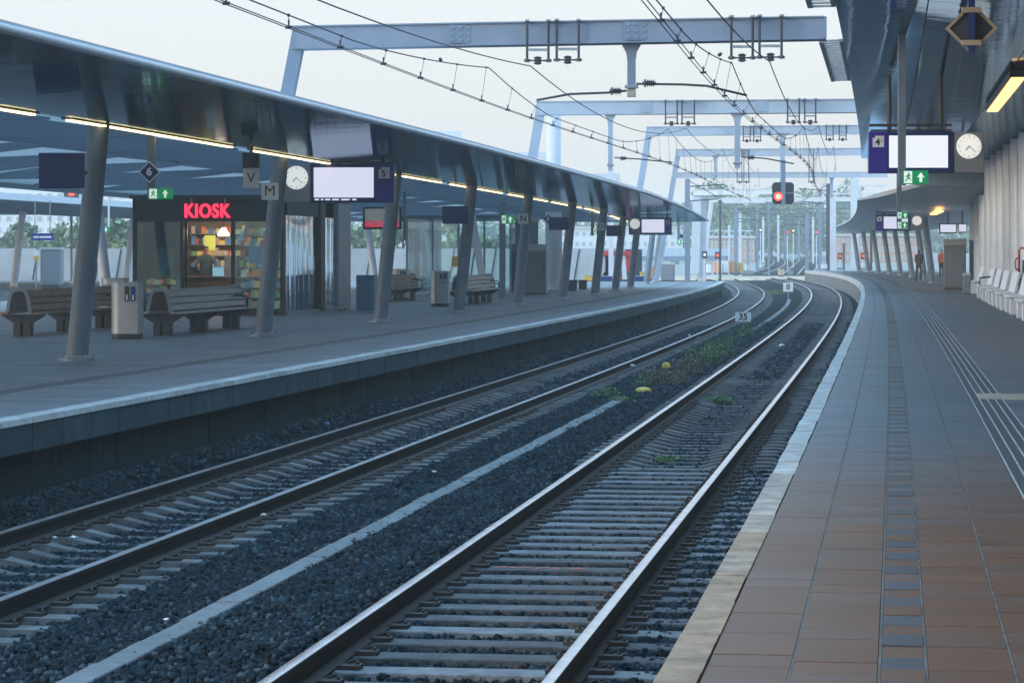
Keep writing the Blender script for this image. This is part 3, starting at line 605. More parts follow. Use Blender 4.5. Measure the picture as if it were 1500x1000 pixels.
diamond(803, 321, 8, 99, '8', 'small blue diamond sign with number 8', EL)
diamond(998, 346, 4.5, 141, '', 'tiny dark blue diamond sign near the end of the kiosk platform', EL)
def letter(px, py, r, D, txt, label, C, vert=1.0):
    T = thing('letter_sign', label, 'sign', PD(px, py, D), C.a(D) * .3, 'platform section letters'); R = m_(r, D)
    MB().b2((-R, -.02, -R * vert), (R, .02, R * vert)).build('plate', m_sign, T, bevel=.004); text(txt, R * 1.75, m_black, T, (0, -.024, 0), .001, bold=0 if txt == 'M' else .0015)
    MB().b2((-.05, .02, -.03), (.05, .12, .03)).build('bracket', m_dark, T); return T
T = letter(368, 261, 11.5, 50, 'V', 'white plate with letter V under a black box, hanging left of the display', EL, 1.25)
q = m_(12, 50); MB().b2((-q, -.09, q * 1.27), (q, .09, q * 3.05)).build('lamp_box', m_black, T); MB().tube([(0, 0, q * 3.05), (0, 0, q * 3.9)], .03, 8).build('stem', m_dark, T)
letter(395.5, 280.5, 12.5, 54.1, 'M', 'grey plate with letter M on a leaning column', EL)
letter(766.5, 320.5, 7.5, 86.8, 'N', 'pale plate with letter N on a leaning column', EL)
letter(879.5, 332, 5.5, 108.2, 'O', 'small pale plate with letter O on a leaning column', EL)
def bluep(x0, x1, y0, y1, D, label):
    b = PD((x0 + x1) / 2, y1, D); T = thing('blue_plate', label, 'sign', b, EL.a(D) * .3, 'plain blue plates on the columns'); w, h = m_(x1 - x0, D), m_(y1 - y0, D)
    MB().b2((-w / 2, -.04, 0), (w / 2, .04, h)).build('plate', m_navy, T, bevel=.01); MB().b2((w * .3, .04, h * .4), (w * .5, .22, h * .5)).build('bracket', m_dark, T)
bluep(57, 124, 224, 276, 41.6, 'large plain navy plate on the foremost leaning column'); bluep(648, 686, 302, 328, 75.9, 'plain navy plate on the column beside the glass shelter')
bluep(804, 833, 318, 337, 97.6, 'plain navy plate next to the number 8 diamond'); bluep(888, 910, 330, 346, 119.8, 'small plain navy plate beside the far display')
# advert screen
a = PD(560, 336, 75); T = thing('advert_screen', 'hanging screen with a picture above a red band, behind the display column', 'screen', a, EL.a(75) * .3)
MB().b2((-.52, -.06, 0), (.52, .06, .6)).build('casing', m_black, T, bevel=.01); MB().b2((-.46, -.066, .06), (.46, -.061, .22)).build('red_band', M('advert_red', (.3, .02, .04), .4, emit=(.5, .03, .07), es=.5), T)
MB().b2((-.46, -.066, .222), (.46, -.061, .55)).build('picture', M('advert_picture', (.1, .12, .12), .4, noise=.9, nscale=9, emit=(.18, .2, .2), es=.35), T)

for x0, x1, z in ((-.36, -.1, .165), (-.06, .2, .165), (.22, .38, .165), (-.12, .1, .1)): MB().b2((x0, -.0685, z - .012), (x1, -.0665, z + .012)).build('text_line', m_white, T)
MB().b2((.56, -.04, -.3), (.64, .04, 1.0)).build('post', m_col, T); MB().b2((.48, -.03, .25), (.6, .03, .33)).build('arm', m_dark, T)
# back of a diamond sign over the near platform
T = thing('track_number_sign', 'back of a diamond sign in a frame tinted like warm lamp light, high over the near platform', 'sign', PD(1423, 42, 30), ER.a(30), 'diamond track signs')
m_frame_warm = M('frame_lamp_tint', (.42, .33, .24), .45, .3, noise=.2)  # tan here is warm lamp light painted onto the frame
R = m_(38, 30); r2 = R * .84
for q in range(4):
    c, s = math.cos(q * math.pi / 2), math.sin(q * math.pi / 2); P = [(R, 0), (0, R), (0, r2), (r2, 0)]
    MB().prism([(x * c - z * s, x * s + z * c) for x, z in P], -.03, .03).build('frame_side', m_frame_warm, T)
MB().prism([(-r2, 0), (0, -r2), (r2, 0), (0, r2)], .0, .012).build('panel', m_dark, T)
MB().b2((-.036, -.11, -R * 1.05), (.036, -.035, 1.2)).build('post', m_navy, T)
for z in (R * .68, -R * .58): MB().b2((-R * .38, -.125, z - .03), (R * .38, -.03, z + .03)).build('clamp', m_frame_warm, T, bevel=.005)
# screens under the lower canopy
for k, (x0, x1, y0, y1, D) in enumerate(((1376, 1402, 327, 342, 122), (1404, 1416, 327, 341, 123))):
    b = PD((x0 + x1) / 2, y1, D); w, h = m_(x1 - x0, D), m_(y1 - y0, D); T = thing('info_screen', ('lit blue information screen hanging beyond the grey cabinet', 'smaller lit screen half hidden by the round columns')[k], 'screen', b, 0, 'information screens')
    MB().b2((-w / 2, 0, 0), (w / 2, .12, h)).build('casing', m_black, T); MB().b2((-w * .44, -.006, h * .12), (w * .44, -.001, h * .88)).build('screen', m_screen, T); MB().tube([(0, .06, h), (0, .06, h + .9)], .03, 6).build('drop_rod', m_dark, T)
# ------------------------------------------------------------------ benches, bins
def bench(x, y, L, rz, label, grey, grp='long slatted benches'):
    T = thing('platform_bench', label, 'bench', (x, y, PZL), rz, grp); sl = m_slatb if grey else m_slat
    for s in (-1, 1):
        for k in range(3): MB().box((s * (.26 + .09 * k), L / 2, .45), (.08, L, .035)).build('seat_slat', sl, T, bevel=.005)
        for k in range(3): MB().box((s * (.225 - .035 * k), L / 2, .56 + .13 * k), (.028, L - .12, .115), ry=-s * .27).build('back_slat', sl, T, bevel=.005)
    MB().box((0, L / 2, .90), (.16, L - .1, .03)).build('top_slat', sl, T)
    for yy in (0.02, L - .02):
        out = [(-.27, .47), (.27, .47), (.245, .62), (.19, .84), (.14, .92), (.07, .945), (-.07, .945), (-.14, .92), (-.19, .84), (-.245, .62)]
        MB().prism(out, yy - .02, yy + .02).build('end_arch', m_grey, T)
        inn = [(x_ * .72, .47 + (z_ - .47) * .84 + .01) for x_, z_ in out]; MB().prism(inn, yy - .026, yy - .021).build('end_recess', m_black, T)
    for q in (.05, .5, .95):
        yy = L * q; mb = MB(); mb.b2((-.17, yy - .12, 0), (-.03, yy + .12, .27)); mb.b2((.03, yy - .12, 0), (.17, yy + .12, .27))
        mb.prism([(-.19, .25), (.19, .25), (.46, .42), (-.46, .42)], yy - .07, yy + .07); mb.build('leg', m_dark, T)
    mb = MB(); 
    for s in (-1, 1): mb.tube([(s * .2, L * .86, .72), (s * .45, L * .86, .72), (s * .5, L * .86, .66), (s * .5, L * .86, .47)], .022, 7)
    mb.build('armrest', m_dark, T, smooth=True)
p = PZ(233, 492, PZL); bench(p.x, p.y, 6.2, EL.a(55), 'grey slatted bench in front of the kiosk', True)
p = PZ(42, 492, PZL); bench(p.x - .2, p.y, 6.2, EL.a(55), 'brown slatted bench behind the foremost leaning column', False)
p = PZ(565, 443, PZL); bench(p.x, p.y, 5, EL.a(90), 'slatted bench half hidden behind the display column', False)
p = PZ(672, 447, PZL); bench(p.x, p.y, 6.5, EL.a(90), 'pale slatted bench in front of the glass shelter', True)
def bin_(px, py, label, sc=1.0, blue=True):
    p = PZ(px, py, PZL); T = thing('litter_bin', label, 'bin', p, EL.a(p.y), 'steel litter bins'); h = 1.06 * sc
    out = [(.27, -.2), (.27, .2), (-.1, .2)] + [(-.1 + .2 * math.cos(a), .2 * math.sin(a)) for a in np.linspace(math.pi / 2, 1.5 * math.pi, 11)]
    MB().loft([[(x, y, z) for x, y in out] for z in (.1, h)]).build('body', m_bin, T, smooth=True, auto=40)
    MB().loft([[(x * .97, y * .97, z) for x, y in out] for z in (0, .099)]).build('plinth', m_black, T)
    MB().loft([[(x * 1.02, y * 1.03, z) for x, y in out] for z in (h + .001, h + .03)]).build('lid', m_galv, T)
    for k, (x, mt) in enumerate(((.06, m_dark), (.18, m_blue if blue else m_dark))):
        MB().b2((x - .045, -.212, h * .68), (x + .045, -.201, h * .95)).build('slot_panel', mt, T); MB().b2((x - .015, -.216, h * .7), (x + .015, -.2125, h * .8)).build('label_strip', m_white, T)
bin_(186, 496, 'steel litter bin with blue slot between the two benches'); bin_(168, 479, 'steel litter bin behind the nearer bin, left of the kiosk'); bin_(587, 440, 'litter bin in front of the left corner of the glass shelter'); bin_(645, 449, 'litter bin beside the column before the glass shelter')
# blue ribbed cabinet, grey cabinets, planters
p = PZ(537, 456, PZL); T = thing('ribbed_cabinet', 'blue ribbed cabinet at the end of the kiosk side wall', 'cabinet', p, EL.a(80)); MB().b2((-.26, -.2, .03), (.26, .3, 1.02)).build('body', M('cabinet_blue', (.10, .22, .32), .35, noise=.4, nscale=4), T, bevel=.01)
for k in range(7): MB().b2((-.235 + k * .07, -.215, .06), (-.20 + k * .07, -.201, .98)).build('rib', M('rib_blue%d' % k, (.16, .30, .40), .35), T)
def cab(x0, x1, y0, y1, base, label, C, zt, dp=.6):
    p = PZ((x0 + x1) / 2, base, zt); D = p.y; w, h = m_(x1 - x0, D), m_(y1 - y0, D); T = thing('equipment_cabinet', label, 'cabinet', p, C.a(D), 'grey equipment cabinets')
    MB().b2((-w / 2, 0, .04), (w / 2, dp, h * .87)).build('body', m_grey, T, bevel=.01); MB().b2((-w * .47, .02, 0), (w * .47, dp, .039)).build('plinth', m_dark, T); MB().b2((-w * .52, -.02, h * .871), (w * .52, dp + .02, h)).build('top', m_grey2, T, bevel=.01)
    MB().b2((-w * .46, -.012, .1), (w * .46, -.001, h * .84)).build('door', m_grey, T); MB().b2((w * .36, -.03, h * .42), (w * .40, -.013, h * .5)).build('handle', m_dark, T)
cab(768, 800, 358, 431, 431, 'grey equipment cabinet with pale top on the kiosk platform', EL, PZL)
cab(1383, 1415, 350, 423, 423, 'tall grey cabinet with pale top beside the round columns', ER, PZT)
cab(1411, 1422, 399, 430, 431, 'low dark grey box between the tall cabinet and the white seats', ER, PZT, .4)
cab(968, 988, 384, 412, 412, 'grey box at the end of the kiosk platform', EL, PZL)
for k, (x0, x1, y0, y1) in enumerate(((800, 815, 411, 425), (826, 845, 410, 426), (847, 859, 410, 424))):
    p = PZ((x0 + x1) / 2, y1, PZL); w, h = m_(x1 - x0, p.y), m_(y1 - y0, p.y); T = thing('planter_box', ('dark planter box beside the grey cabinet with pale top', 'dark planter box behind the letter O column, left one', 'dark planter box behind the letter O column, right one')[k], 'planter', p, EL.a(p.y), 'dark planter boxes')
    MB().loft([[(-w * a, 0, z), (w * a, 0, z), (w * a, .5, z), (-w * a, .5, z)] for a, z in ((.42, 0), (.5, h * .92))]).build('tub', m_dark, T); MB().b2((-w * .52, -.02, h * .921), (w * .52, .52, h)).build('rim', m_black, T)
# ------------------------------------------------------------------ kiosk
KD = 72.7; K = thing('kiosk', 'dark glazed station kiosk with red lit lettering over its open front', 'kiosk', PZ(416, 463, PZL), EL.a(76)); KW, KH, KL = 4.05, 3.06, 8.4
MB().b2((-KW, 0, 0), (0, KL, .04)).build('floor', m_dark, K); MB().b2((-KW - .05, -.15, KH), (.06, KL, KH + .09)).build('roof', m_dark, K)
MB().b2((-KW, KL - .12, .04), (-.05, KL, KH)).build('rear_wall', m_dark, K); MB().b2((-KW, 3.6, .04), (-.05, 3.7, KH)).build('partition', M('kiosk_inner', (.20, .14, .10), .6, noise=.5, nscale=2), K)
posts = (-KW + .05, -2.72, -1.36, -.05)
for x in posts: MB().b2((x - .045, -.02, .041), (x + .045, .08, KH - .001)).build('mullion', m_black, K)
hd = MB().b2((-KW + .1, -.03, 2.46), (-.1, .05, KH - .002)).build('header', m_black, K)
text('KIOSK', .50, m_kiosk, K, (-2.03, -.10, 2.72), .045, bold=.010, sx=.80, spc=1.1)
for x in (-2.45, -1.55): MB().tube([(x, -.05, 2.85), (x, -.05, KH + .22)], .025, 6).build('sign_rod', m_galv, K)
for a, b in ((0, 1), (2, 3)):
    MB().b2((posts[a] + .046, .02, .08), (posts[b] - .046, .035, 2.455)).build('glass_pane', m_glassd, K)
    MB().b2((posts[a] + .046, 0, .042), (posts[b] - .046, .07, .079)).build('sill', m_black, K)
MB().b2((-KW, .085, .041), (-KW + .02, 3.59, KH - .002)).build('glass_pane', m_glassd, K)
ctn = MB().b2((-3.7, 2.0, .041), (-1.5, 2.6, .98)).build('counter', M('counter_wood', (.22, .13, .08), .5, noise=.3, nscale=3), K)
MB().b2((-3.75, 1.95, .981), (-1.45, 2.65, 1.02)).build('counter_top', m_slat, K)
m_goods = [M('goods_%d' % i, c, .5, obj=.4, emit=c, es=.35) for i, c in enumerate(((.42, .07, .05), (.50, .32, .08), (.42, .38, .30), (.08, .15, .26), (.5, .17, .06), (.12, .24, .10), (.06, .05, .05), (.30, .22, .16)))]  # goods given a faint glow so that they look lit
sh = MB()
for k in range(8): sh.b2((-1.28, .35, .18 + k * .27), (-.12, .75, .195 + k * .27))
for k in range(4): sh.b2((-3.4, 3.36, 1.25 + k * .3), (-.3, 3.59, 1.268 + k * .3))
sh.build('shelf_rack', m_galv, K)
for k in range(8):
    x = -1.26
    while x < -.2:
        w = random.uniform(.05, .12); h = random.uniform(.10, .22); MB().b2((x, .40 + random.uniform(0, .12), .197 + k * .27), (x + w, .70, .197 + k * .27 + h)).build('goods', random.choice(m_goods), K); x += w + .012
for k in range(4):
    x = -3.35
    while x < -1.3:
        w = random.uniform(.06, .16); h = random.uniform(.10, .25); MB().b2((x, 3.42, 1.27 + k * .3), (x + w, 3.58, 1.27 + k * .3 + h)).build('goods', random.choice(m_goods), K); x += w + .02
MB().b2((-KW + .12, .75, .041), (-2.78, .80, 2.9)).build('dark_backing', M('pane_tone_teal', (.018, .045, .05), .3, noise=.6, nscale=2.5), K)  # added dark panel, gives the pane its dark reflecting look
MB().b2((-3.55, .73, 1.0), (-3.1, .745, 1.75)).build('poster', M('poster_teal', (.14, .22, .24), .5, noise=.4, nscale=7), K)
for k in range(4):
    x = -3.85
    while x < -3.1:
        w = random.uniform(.05, .11); MB().b2((x, .62, .15 + k * .22), (x + w, .72, .15 + k * .22 + random.uniform(.08, .19))).build('goods', random.choice(m_goods), K); x += w + .015
MB().b2((-3.02, .5, .041), (-2.82, .7, .9)).build('newspaper_rack', M('newsprint', (.5, .5, .48), .7, noise=.8, nscale=16), K)
MB().tube([(-2.27, 2.7, 2.3), (-2.27, 2.7, KH)], .01, 5).build('lamp_cord', m_black, K)
MB().lathe([(.05, 2.32), (.16, 2.14), (.15, 2.10)], (-2.27, 2.7, 0), 12).build('lamp_shade', M('pendant_lamp', (.9, .6, .4), .5, emit=(1, .72, .48), es=9), K)
MB().b2((-2.95, 3.3, 1.72), (-2.65, 3.32, 2.12)).build('poster', M('poster_yellow', (.5, .5, .08), .5, emit=(.5, .52, .1), es=.45), K)  # yellow poster given its own glow to look lit
MB().b2((-2.45, 2.2, 1.021), (-2.15, 2.25, 1.26)).build('till_screen', M('till_screen', (.05, .08, .1), .3, emit=(.2, .4, .5), es=.6), K)
MB().b2((-1.0, .30, 1.35), (-.55, .31, 1.8)).build('poster', m_goods[3], K); MB().b2((-2.3, 2.9, .9), (-1.95, 3.2, 1.55)).build('coffee_machine', m_galv, K)
MB().b2((-1.02, .9, 1.1), (-.6, .92, 1.75)).build('poster', m_goods[3], K); MB().b2((-1.7, 2.8, 1.2), (-1.3, 3.2, 1.75)).build('coffee_machine', m_galv, K)
MB().b2((-3.9, 1.2, .041), (-3.15, 1.8, 1.3)).build('fridge', m_dark, K)
for yy_ in (.9, 2.4): MB().box((-2.0, yy_, KH - .06), (3.2, .16, .03)).build('ceiling_lamp', M('kiosk_lamp', (.9, .9, .8), .5, emit=(1, .84, .62), es=7), K)
R = []
def wav(y): return .004 * math.sin(2 * math.pi * y / .66) + .002 * math.sin(2 * math.pi * y / .31 + 1)
for nm, y0, y1 in (('cladding_panel', .12, 4.1), ('cladding_panel', 4.75, 6.6)):
    ring = []
    for y in np.linspace(y0, y1, 60): ring.append([(.03 + wav(y) + .004 * math.sin(z * 3.1 + y), y, z) for z in np.linspace(.12, 2.62, 14)] + [(-.03, y, 2.62), (-.03, y, .12)])
    MB().loft(ring).build(nm, m_mirror, K, smooth=True, auto=60)
MB().b2((-.04, 4.12, .041), (.12, 4.72, KH - .01)).build('side_post', M('post_brown', (.09, .065, .05), .5, noise=.3), K); MB().b2((-.04, 6.62, .041), (.10, KL, KH - .01)).build('side_pier', m_galv, K)
MB().b2((-.05, .12, 2.63), (.06, 4.11, KH - .003)).build('side_header', m_dark, K); MB().b2((-.05, .10, .0), (.10, 6.6, .11)).build('side_plinth', m_galv, K)
# ------------------------------------------------------------------ glass shelter
GD = PZ(596, 433, PZL); G = thing('glass_shelter', 'glazed waiting shelter with thin dark roof edge on the kiosk platform', 'shelter', GD, EL.a(GD.y)); GW, GL, GH = 4.0, 9.0, 2.95
MB().b2((-.1, -.2, GH), (GW + .1, GL, GH + .12)).build('roof', M('shelter_roof', (.06, .11, .13), .4), G)
for x in np.linspace(0, GW, 5):
    MB().b2((x - .035, -.035, 0), (x + .035, .035, GH)).build('post', m_grey, G)
for k in range(4): MB().b2((k * GW / 4 + .037, -.006, .1), ((k + 1) * GW / 4 - .037, .006, GH - .02)).build('glass_pane', m_glass, G)
for k in range(5):
    y0, y1 = k * GL / 5, (k + 1) * GL / 5; MB().b2((GW - .006, y0 + .037, .1), (GW + .006, y1 - .037, GH - .02)).build('glass_pane', m_glass, G); MB().b2((GW - .035, y1 - .035, 0), (GW + .035, y1 + .035, GH)).build('post', m_grey, G)
    MB().b2((-.006, y0 + .037, .1), (.006, y1 - .037, GH - .02)).build('glass_pane', m_glass, G)
MB().b2((.3, 2.2, .42), (3.4, 2.7, .47)).build('seat', m_slat, G); MB().b2((1.75, -.012, 1.1), (2.1, -.007, 1.5)).build('notice', m_yel, G)
# ------------------------------------------------------------------ white seats, trolley on the near platform
names_ = ['largest of the white seats, at the picture edge', 'second', 'third', 'fourth', 'fifth', 'sixth', 'seventh']
for k, (px, py) in enumerate(((1494, 470), (1476, 461), (1462, 454.5), (1450, 448.5), (1441, 443), (1433, 438), (1420, 430))):
    p = PZ(px, py, PZT); T = thing('white_seat', ('white moulded seat nearest the picture edge, beside the yellow trolley' if k == 0 else names_[k] + ' white moulded seat along the round columns, counted from the trolley'), 'seat', p, ER.a(p.y), 'white seats by the columns')
    prof = [(.02, .45), (.02, .40), (.45, .40), (.60, .98), (.53, 1.0), (.40, .46)]
    MB().prism(prof, 0, 3.0).build('shell', m_seat, T, bevel=.012)
    for yy in (.05, 2.5): MB().b2((.06, yy, 0), (.40, yy + .4, .399)).build('pedestal', m_seat, T, bevel=.01)
    if k == 5: MB().tube([(.05, .1, .46), (.05, .1, .68), (.40, .1, .72)], .03, 7).build('armrest', m_black, T)
p = PZ(1492, 452, PZT); T = thing('luggage_trolley', 'luggage trolley with red tubular handle and yellow frame at the picture edge', 'trolley', p, ER.a(p.y))
MB().b2((-.1, 0, .08), (-.05, .9, .72)).build('frame_upright', m_yel, T); MB().b2((-.1, 0, .721), (.8, .9, .80)).build('deck', m_yel, T)
MB().tube([(.02, .1, .80), (.02, .1, 1.55), (.06, .1, 1.62), (.5, .1, 1.62), (.55, .1, 1.55), (.55, .1, .80)], .028, 8).build('handle', m_redp, T, smooth=True); MB().tube([(.02, .1, 1.0), (-.07, .1, 1.08), (-.09, .1, 1.2), (-.07, .1, 1.32), (.02, .1, 1.38)], .022, 8).build('side_loop', m_redp, T, smooth=True)
for y in (.1, .8):
    for x in (.0, .7): MB().tube([(x - .03, y, .09), (x + .03, y, .09)], .09, 12).build('wheel', m_black, T)
MB().b2((.12, .2, .81), (.7, .8, 1.3)).build('crate', m_grey, T)
# ------------------------------------------------------------------ people
def person(loc, rz, h, top, legs, label, pose, extra=None):
    s = h / 1.75; V = [(0, 0, .95), (0, 0, 1.15), (0, 0, 1.38), (0, 0, 1.5), (0, -.01, 1.57), (0, -.02, 1.66), (0, -.01, 1.74)]
    Rr = [(.16, .12), (.15, .11), (.18, .11), (.07, .07), (.06, .06), (.085, .1), (.075, .085)]; E = [(0, 1), (1, 2), (2, 3), (3, 4), (4, 5), (5, 6)]
    for sx in (-1, 1):
        ax = pose['arms'][0 if sx < 0 else 1]; n = len(V); V += [(sx * .19, 0, 1.42), (sx * .22 + ax[0][0], ax[0][1], ax[0][2]), (sx * .2 + ax[1][0], ax[1][1], ax[1][2]), (sx * .2 + ax[1][0] * 1.05, ax[1][1] - .03, ax[1][2] - .1 * ax[2])]; Rr += [(.07, .07), (.05, .05), (.038, .038), (.042, .03)]; E += [(2, n), (n, n + 1), (n + 1, n + 2), (n + 2, n + 3)]
        lg = pose['legs'][0 if sx < 0 else 1]; n = len(V); V += [(sx * .09, 0, .88), (sx * .1, lg[0], .48), (sx * .1, lg[1], .08), (sx * .11, lg[1] - .16, .03)]; Rr += [(.1, .1), (.065, .065), (.045, .045), (.045, .03)]; E += [(0, n), (n, n + 1), (n + 1, n + 2), (n + 2, n + 3)]
    me = bpy.data.meshes.new('person'); me.from_pydata([(a * s, b * s, c * s) for a, b, c in V], E, [])
    o = bpy.data.objects.new('person', me); COL.objects.link(o)
    mod = o.modifiers.new('skin', 'SKIN'); 
    for i, sv in enumerate(me.skin_vertices[0].data): sv.radius = (Rr[i][0] * s, Rr[i][1] * s); sv.use_root = (i == 0)
    sb = o.modifiers.new('sub', 'SUBSURF'); sb.levels = 2; sb.render_levels = 2
    dg = bpy.context.evaluated_depsgraph_get(); m2 = bpy.data.meshes.new_from_object(o.evaluated_get(dg)); bpy.data.objects.remove(o)
    m2.materials.clear()
    for m in (m_skin, top, legs, m_black, m_hair): m2.materials.append(m)
    for p in m2.polygons:
        c = p.center / s; r = math.hypot(c.x, c.y)
        if c.z > 1.52: p.material_index = 4 if (c.z > 1.69 or c.y > .015) else 0
        elif c.z < .09: p.material_index = 3
        elif c.z < pose.get('hem', .92) and abs(c.x) < .2: p.material_index = 2
        elif abs(c.x) > .15 and c.z < .97 and c.z > .6: p.material_index = 0
        else: p.material_index = 1
        p.use_smooth = True
    o = bpy.data.objects.new('person', m2); link(o); o.location = loc; o.rotation_euler = (0, 0, rz); tag(o, label, 'person'); return o
stand = {'arms': [((0, .0, 1.14), (-.02, -.06, .90), 1), ((0, .02, 1.14), (.02, -.04, .90), 1)], 'legs': [(-.02, .02), (.02, -.03)]}
walk = {'arms': [((0, .06, 1.14), (-.0, .02, .92), 1), ((0, -.05, 1.15), (.0, -.14, .95), 1)], 'legs': [(-.10, -.06), (.04, .22)], 'hem': .55}
lean = {'arms': [((-.06, -.14, 1.2), (.02, -.36, 1.06), .2), ((.06, -.14, 1.2), (-.02, -.36, 1.06), .2)], 'legs': [(0, .02), (0, .02)]}
p = PZ(1346, 411.5, PZT); o = person(p, 2.6, 1.66, m_coat, m_jean, 'person in a long dark open coat with orange top, walking on the near platform', walk)
mb = MB(); mb.loft([[(-.06, -.145, .95), (.06, -.145, .95), (.06, -.10, .95), (-.06, -.10, .95)], [(-.05, -.135, 1.36), (.05, -.135, 1.36), (.05, -.09, 1.36), (-.05, -.09, 1.36)]]); mb.build('orange_top', m_orgv, o, bevel=.01)
p = PZ(1379, 407, PZT); person(p, .4, 1.7, m_orgv, m_jean, 'person in an orange vest and dark trousers beside the tall grey cabinet', stand)
kp = K.matrix_world; bpy.context.view_layer.update(); p = K.matrix_world @ Vector((-2.82, 2.95, .12)); person(p, .1, 1.72, M('shirt_slate', (.07, .10, .12), .7), m_jean, 'person in a dark shirt leaning at the kiosk counter', lean)
# ------------------------------------------------------------------ track-side markers, weeds, litter
def marker(px, y0, y1, w, D, txt, label):
    b = PD(px, y1, D); T = thing('distance_marker', label, 'sign', (b.x, D, bz(b.x, D)), TR.a(D), 'track side number boards'); z0 = b.z - bz(b.x, D); W_, H_ = m_(w, D), m_(y1 - y0, D)
    MB().b2((-W_ / 2, -.015, z0), (W_ / 2, .015, z0 + H_)).build('board', m_white, T); text(txt, H_ * .95, m_black, T, (0, -.018, z0 + H_ / 2), .001, bold=.008)
    MB().b2((-.03, .016, -.1), (.03, .06, z0 + H_ * .8)).build('post', m_galv, T)
marker(1088.5, 457, 471, 23, 90, '35', 'white board with number 35 between the tracks'); marker(1154.5, 414, 427, 14.5, 150, '8', 'white board with number 8 between the tracks, farther away')
def track_dome(px, py, D, w, label):
    b = PD(px, py, D); T = thing('track_marker', label, 'marker', (b.x, D, bz(b.x, D)), TR.a(D), 'yellow track markers'); W_ = m_(w, D)
    zb = b.z - T.location.z; MB().loft([[(W_ * .5 * k * math.cos(a), W_ * .5 * k * math.sin(a), zb + z) for a in np.linspace(0, 2 * math.pi, 17)[:-1]] for k, z in ((1, 0), (1, .035), (.95, .075), (.75, .11), (.3, .125))]).build('hood', m_yel, T, smooth=True, auto=50)
    for s in (-1, 1): MB().b2((s * W_ * .3 - .025, -.03, -.05), (s * W_ * .3 + .025, .03, zb - .001)).build('foot', m_black, T)
track_dome(942.5, 577, 50.5, 25, 'yellow hooded marker at the end of the cable trough'); track_dome(976, 539, 61, 13, 'fainter yellow marker half hidden in the weeds')
def weed(px, py, D, h, r, n, dry, label, leaf=.05):
    b = PD(px, py, D); x, y = b.x, D; z = bz(x, y); T = thing('weed', label, 'weed', (x, y, z - .02), 0, 'weeds growing in the ballast')
    st, lf = MB(), MB()
    for i in range(max(5, n // 14)):
        a, q = random.uniform(0, 6.28), r * math.sqrt(random.random()); hh = h * random.uniform(.5, 1) * (1 - .4 * q / r)
        p0 = Vector((q * .7 * math.cos(a), q * .7 * math.sin(a), 0)); p1 = p0 + Vector((random.uniform(-.08, .08), random.uniform(-.08, .08), hh)); pm = (p0 + p1) / 2 + Vector((random.uniform(-.04, .04), 0, 0)); st.tube([p0, pm, p1], [.006, .005, .003], 4, False)
        for j in range(14):
            f = random.uniform(.12, 1); c = p0.lerp(p1, f) + Vector((random.gauss(0, .05), random.gauss(0, .05), random.gauss(0, .02))); L = leaf * random.uniform(.6, 1.5)
            M_ = Euler((random.uniform(-.9, .9), random.uniform(-.9, .9), random.uniform(0, 6.28))).to_matrix()
            lf.add([c + M_ @ Vector(v) for v in ((-L * .1, 0, 0), (-L * .32, L * .5, .008), (0, L, -.01), (L * .32, L * .5, .008), (L * .1, 0, 0))], [(0, 1, 2, 3, 4)])
    st.build('stems', m_weedd, T); lf.build('leaves', m_weedd if dry else m_weed, T)
WD = [(975, 560, 53, .55, .6, 700, 1, 'brown bushy weed clump by the yellow marker'), (950, 556, 54, .4, .4, 260, 0, 'low green weed just behind the yellow marker'), (1005, 545, 57, .6, .5, 500, 1, 'dry tall weed clump in the middle of the weed row'), (1030, 530, 62, .75, .55, 600, 0, 'tall green weed in the middle of the weed row'), (1050, 522, 66, .7, .55, 600, 0, 'broad green weed toward the far end of the weed row'), (1070, 505, 74, .6, .5, 360, 0, 'green weed below the trough end'), (1092, 490, 83, .6, .4, 320, 0, 'green weed just below the number 35 board'), (888, 560, 50, .3, .35, 260, 0, 'small green weed at the inner rail of the farther track'), (1050, 572, 47, .25, .35, 320, 0, 'bright green weed inside the nearer track, close to its rail'), (978, 655, 34, .16, .28, 260, 0, 'flat bright green weed in the middle of the nearer track'), (1202, 552, 52, .2, .25, 160, 0, 'small weed along the near platform wall'), (912, 590, 47, .2, .3, 160, 0, 'creeping weed over the end of the cable trough'), (1130, 428, 172, .5, 1.6, 900, 0, 'pale green grass patch between the tracks past number 8')]
for w_ in WD: weed(*w_)
m_lit = M('litter_white', (.75, .75, .74), .6); m_litb = M('litter_blue', (.06, .15, .35), .4)
def litter(px, py, z, s, mat, label):
    p = PZ(px, py, z); bm = bmesh.new(); bmesh.ops.create_icosphere(bm, subdivisions=1, radius=s)
    for v in bm.verts: v.co = Vector((v.co.x * random.uniform(.6, 1.5), v.co.y * random.uniform(.4, 1.2), v.co.z * random.uniform(.2, .5)))
    me = bpy.data.meshes.new('litter'); bm.to_mesh(me); bm.free(); me.materials.append(mat); o = bpy.data.objects.new('litter_scrap', me); link(o); o.location = p; o.rotation_euler = (0, 0, random.uniform(0, 3)); tag(o, label, 'litter', 'litter on the tracks')
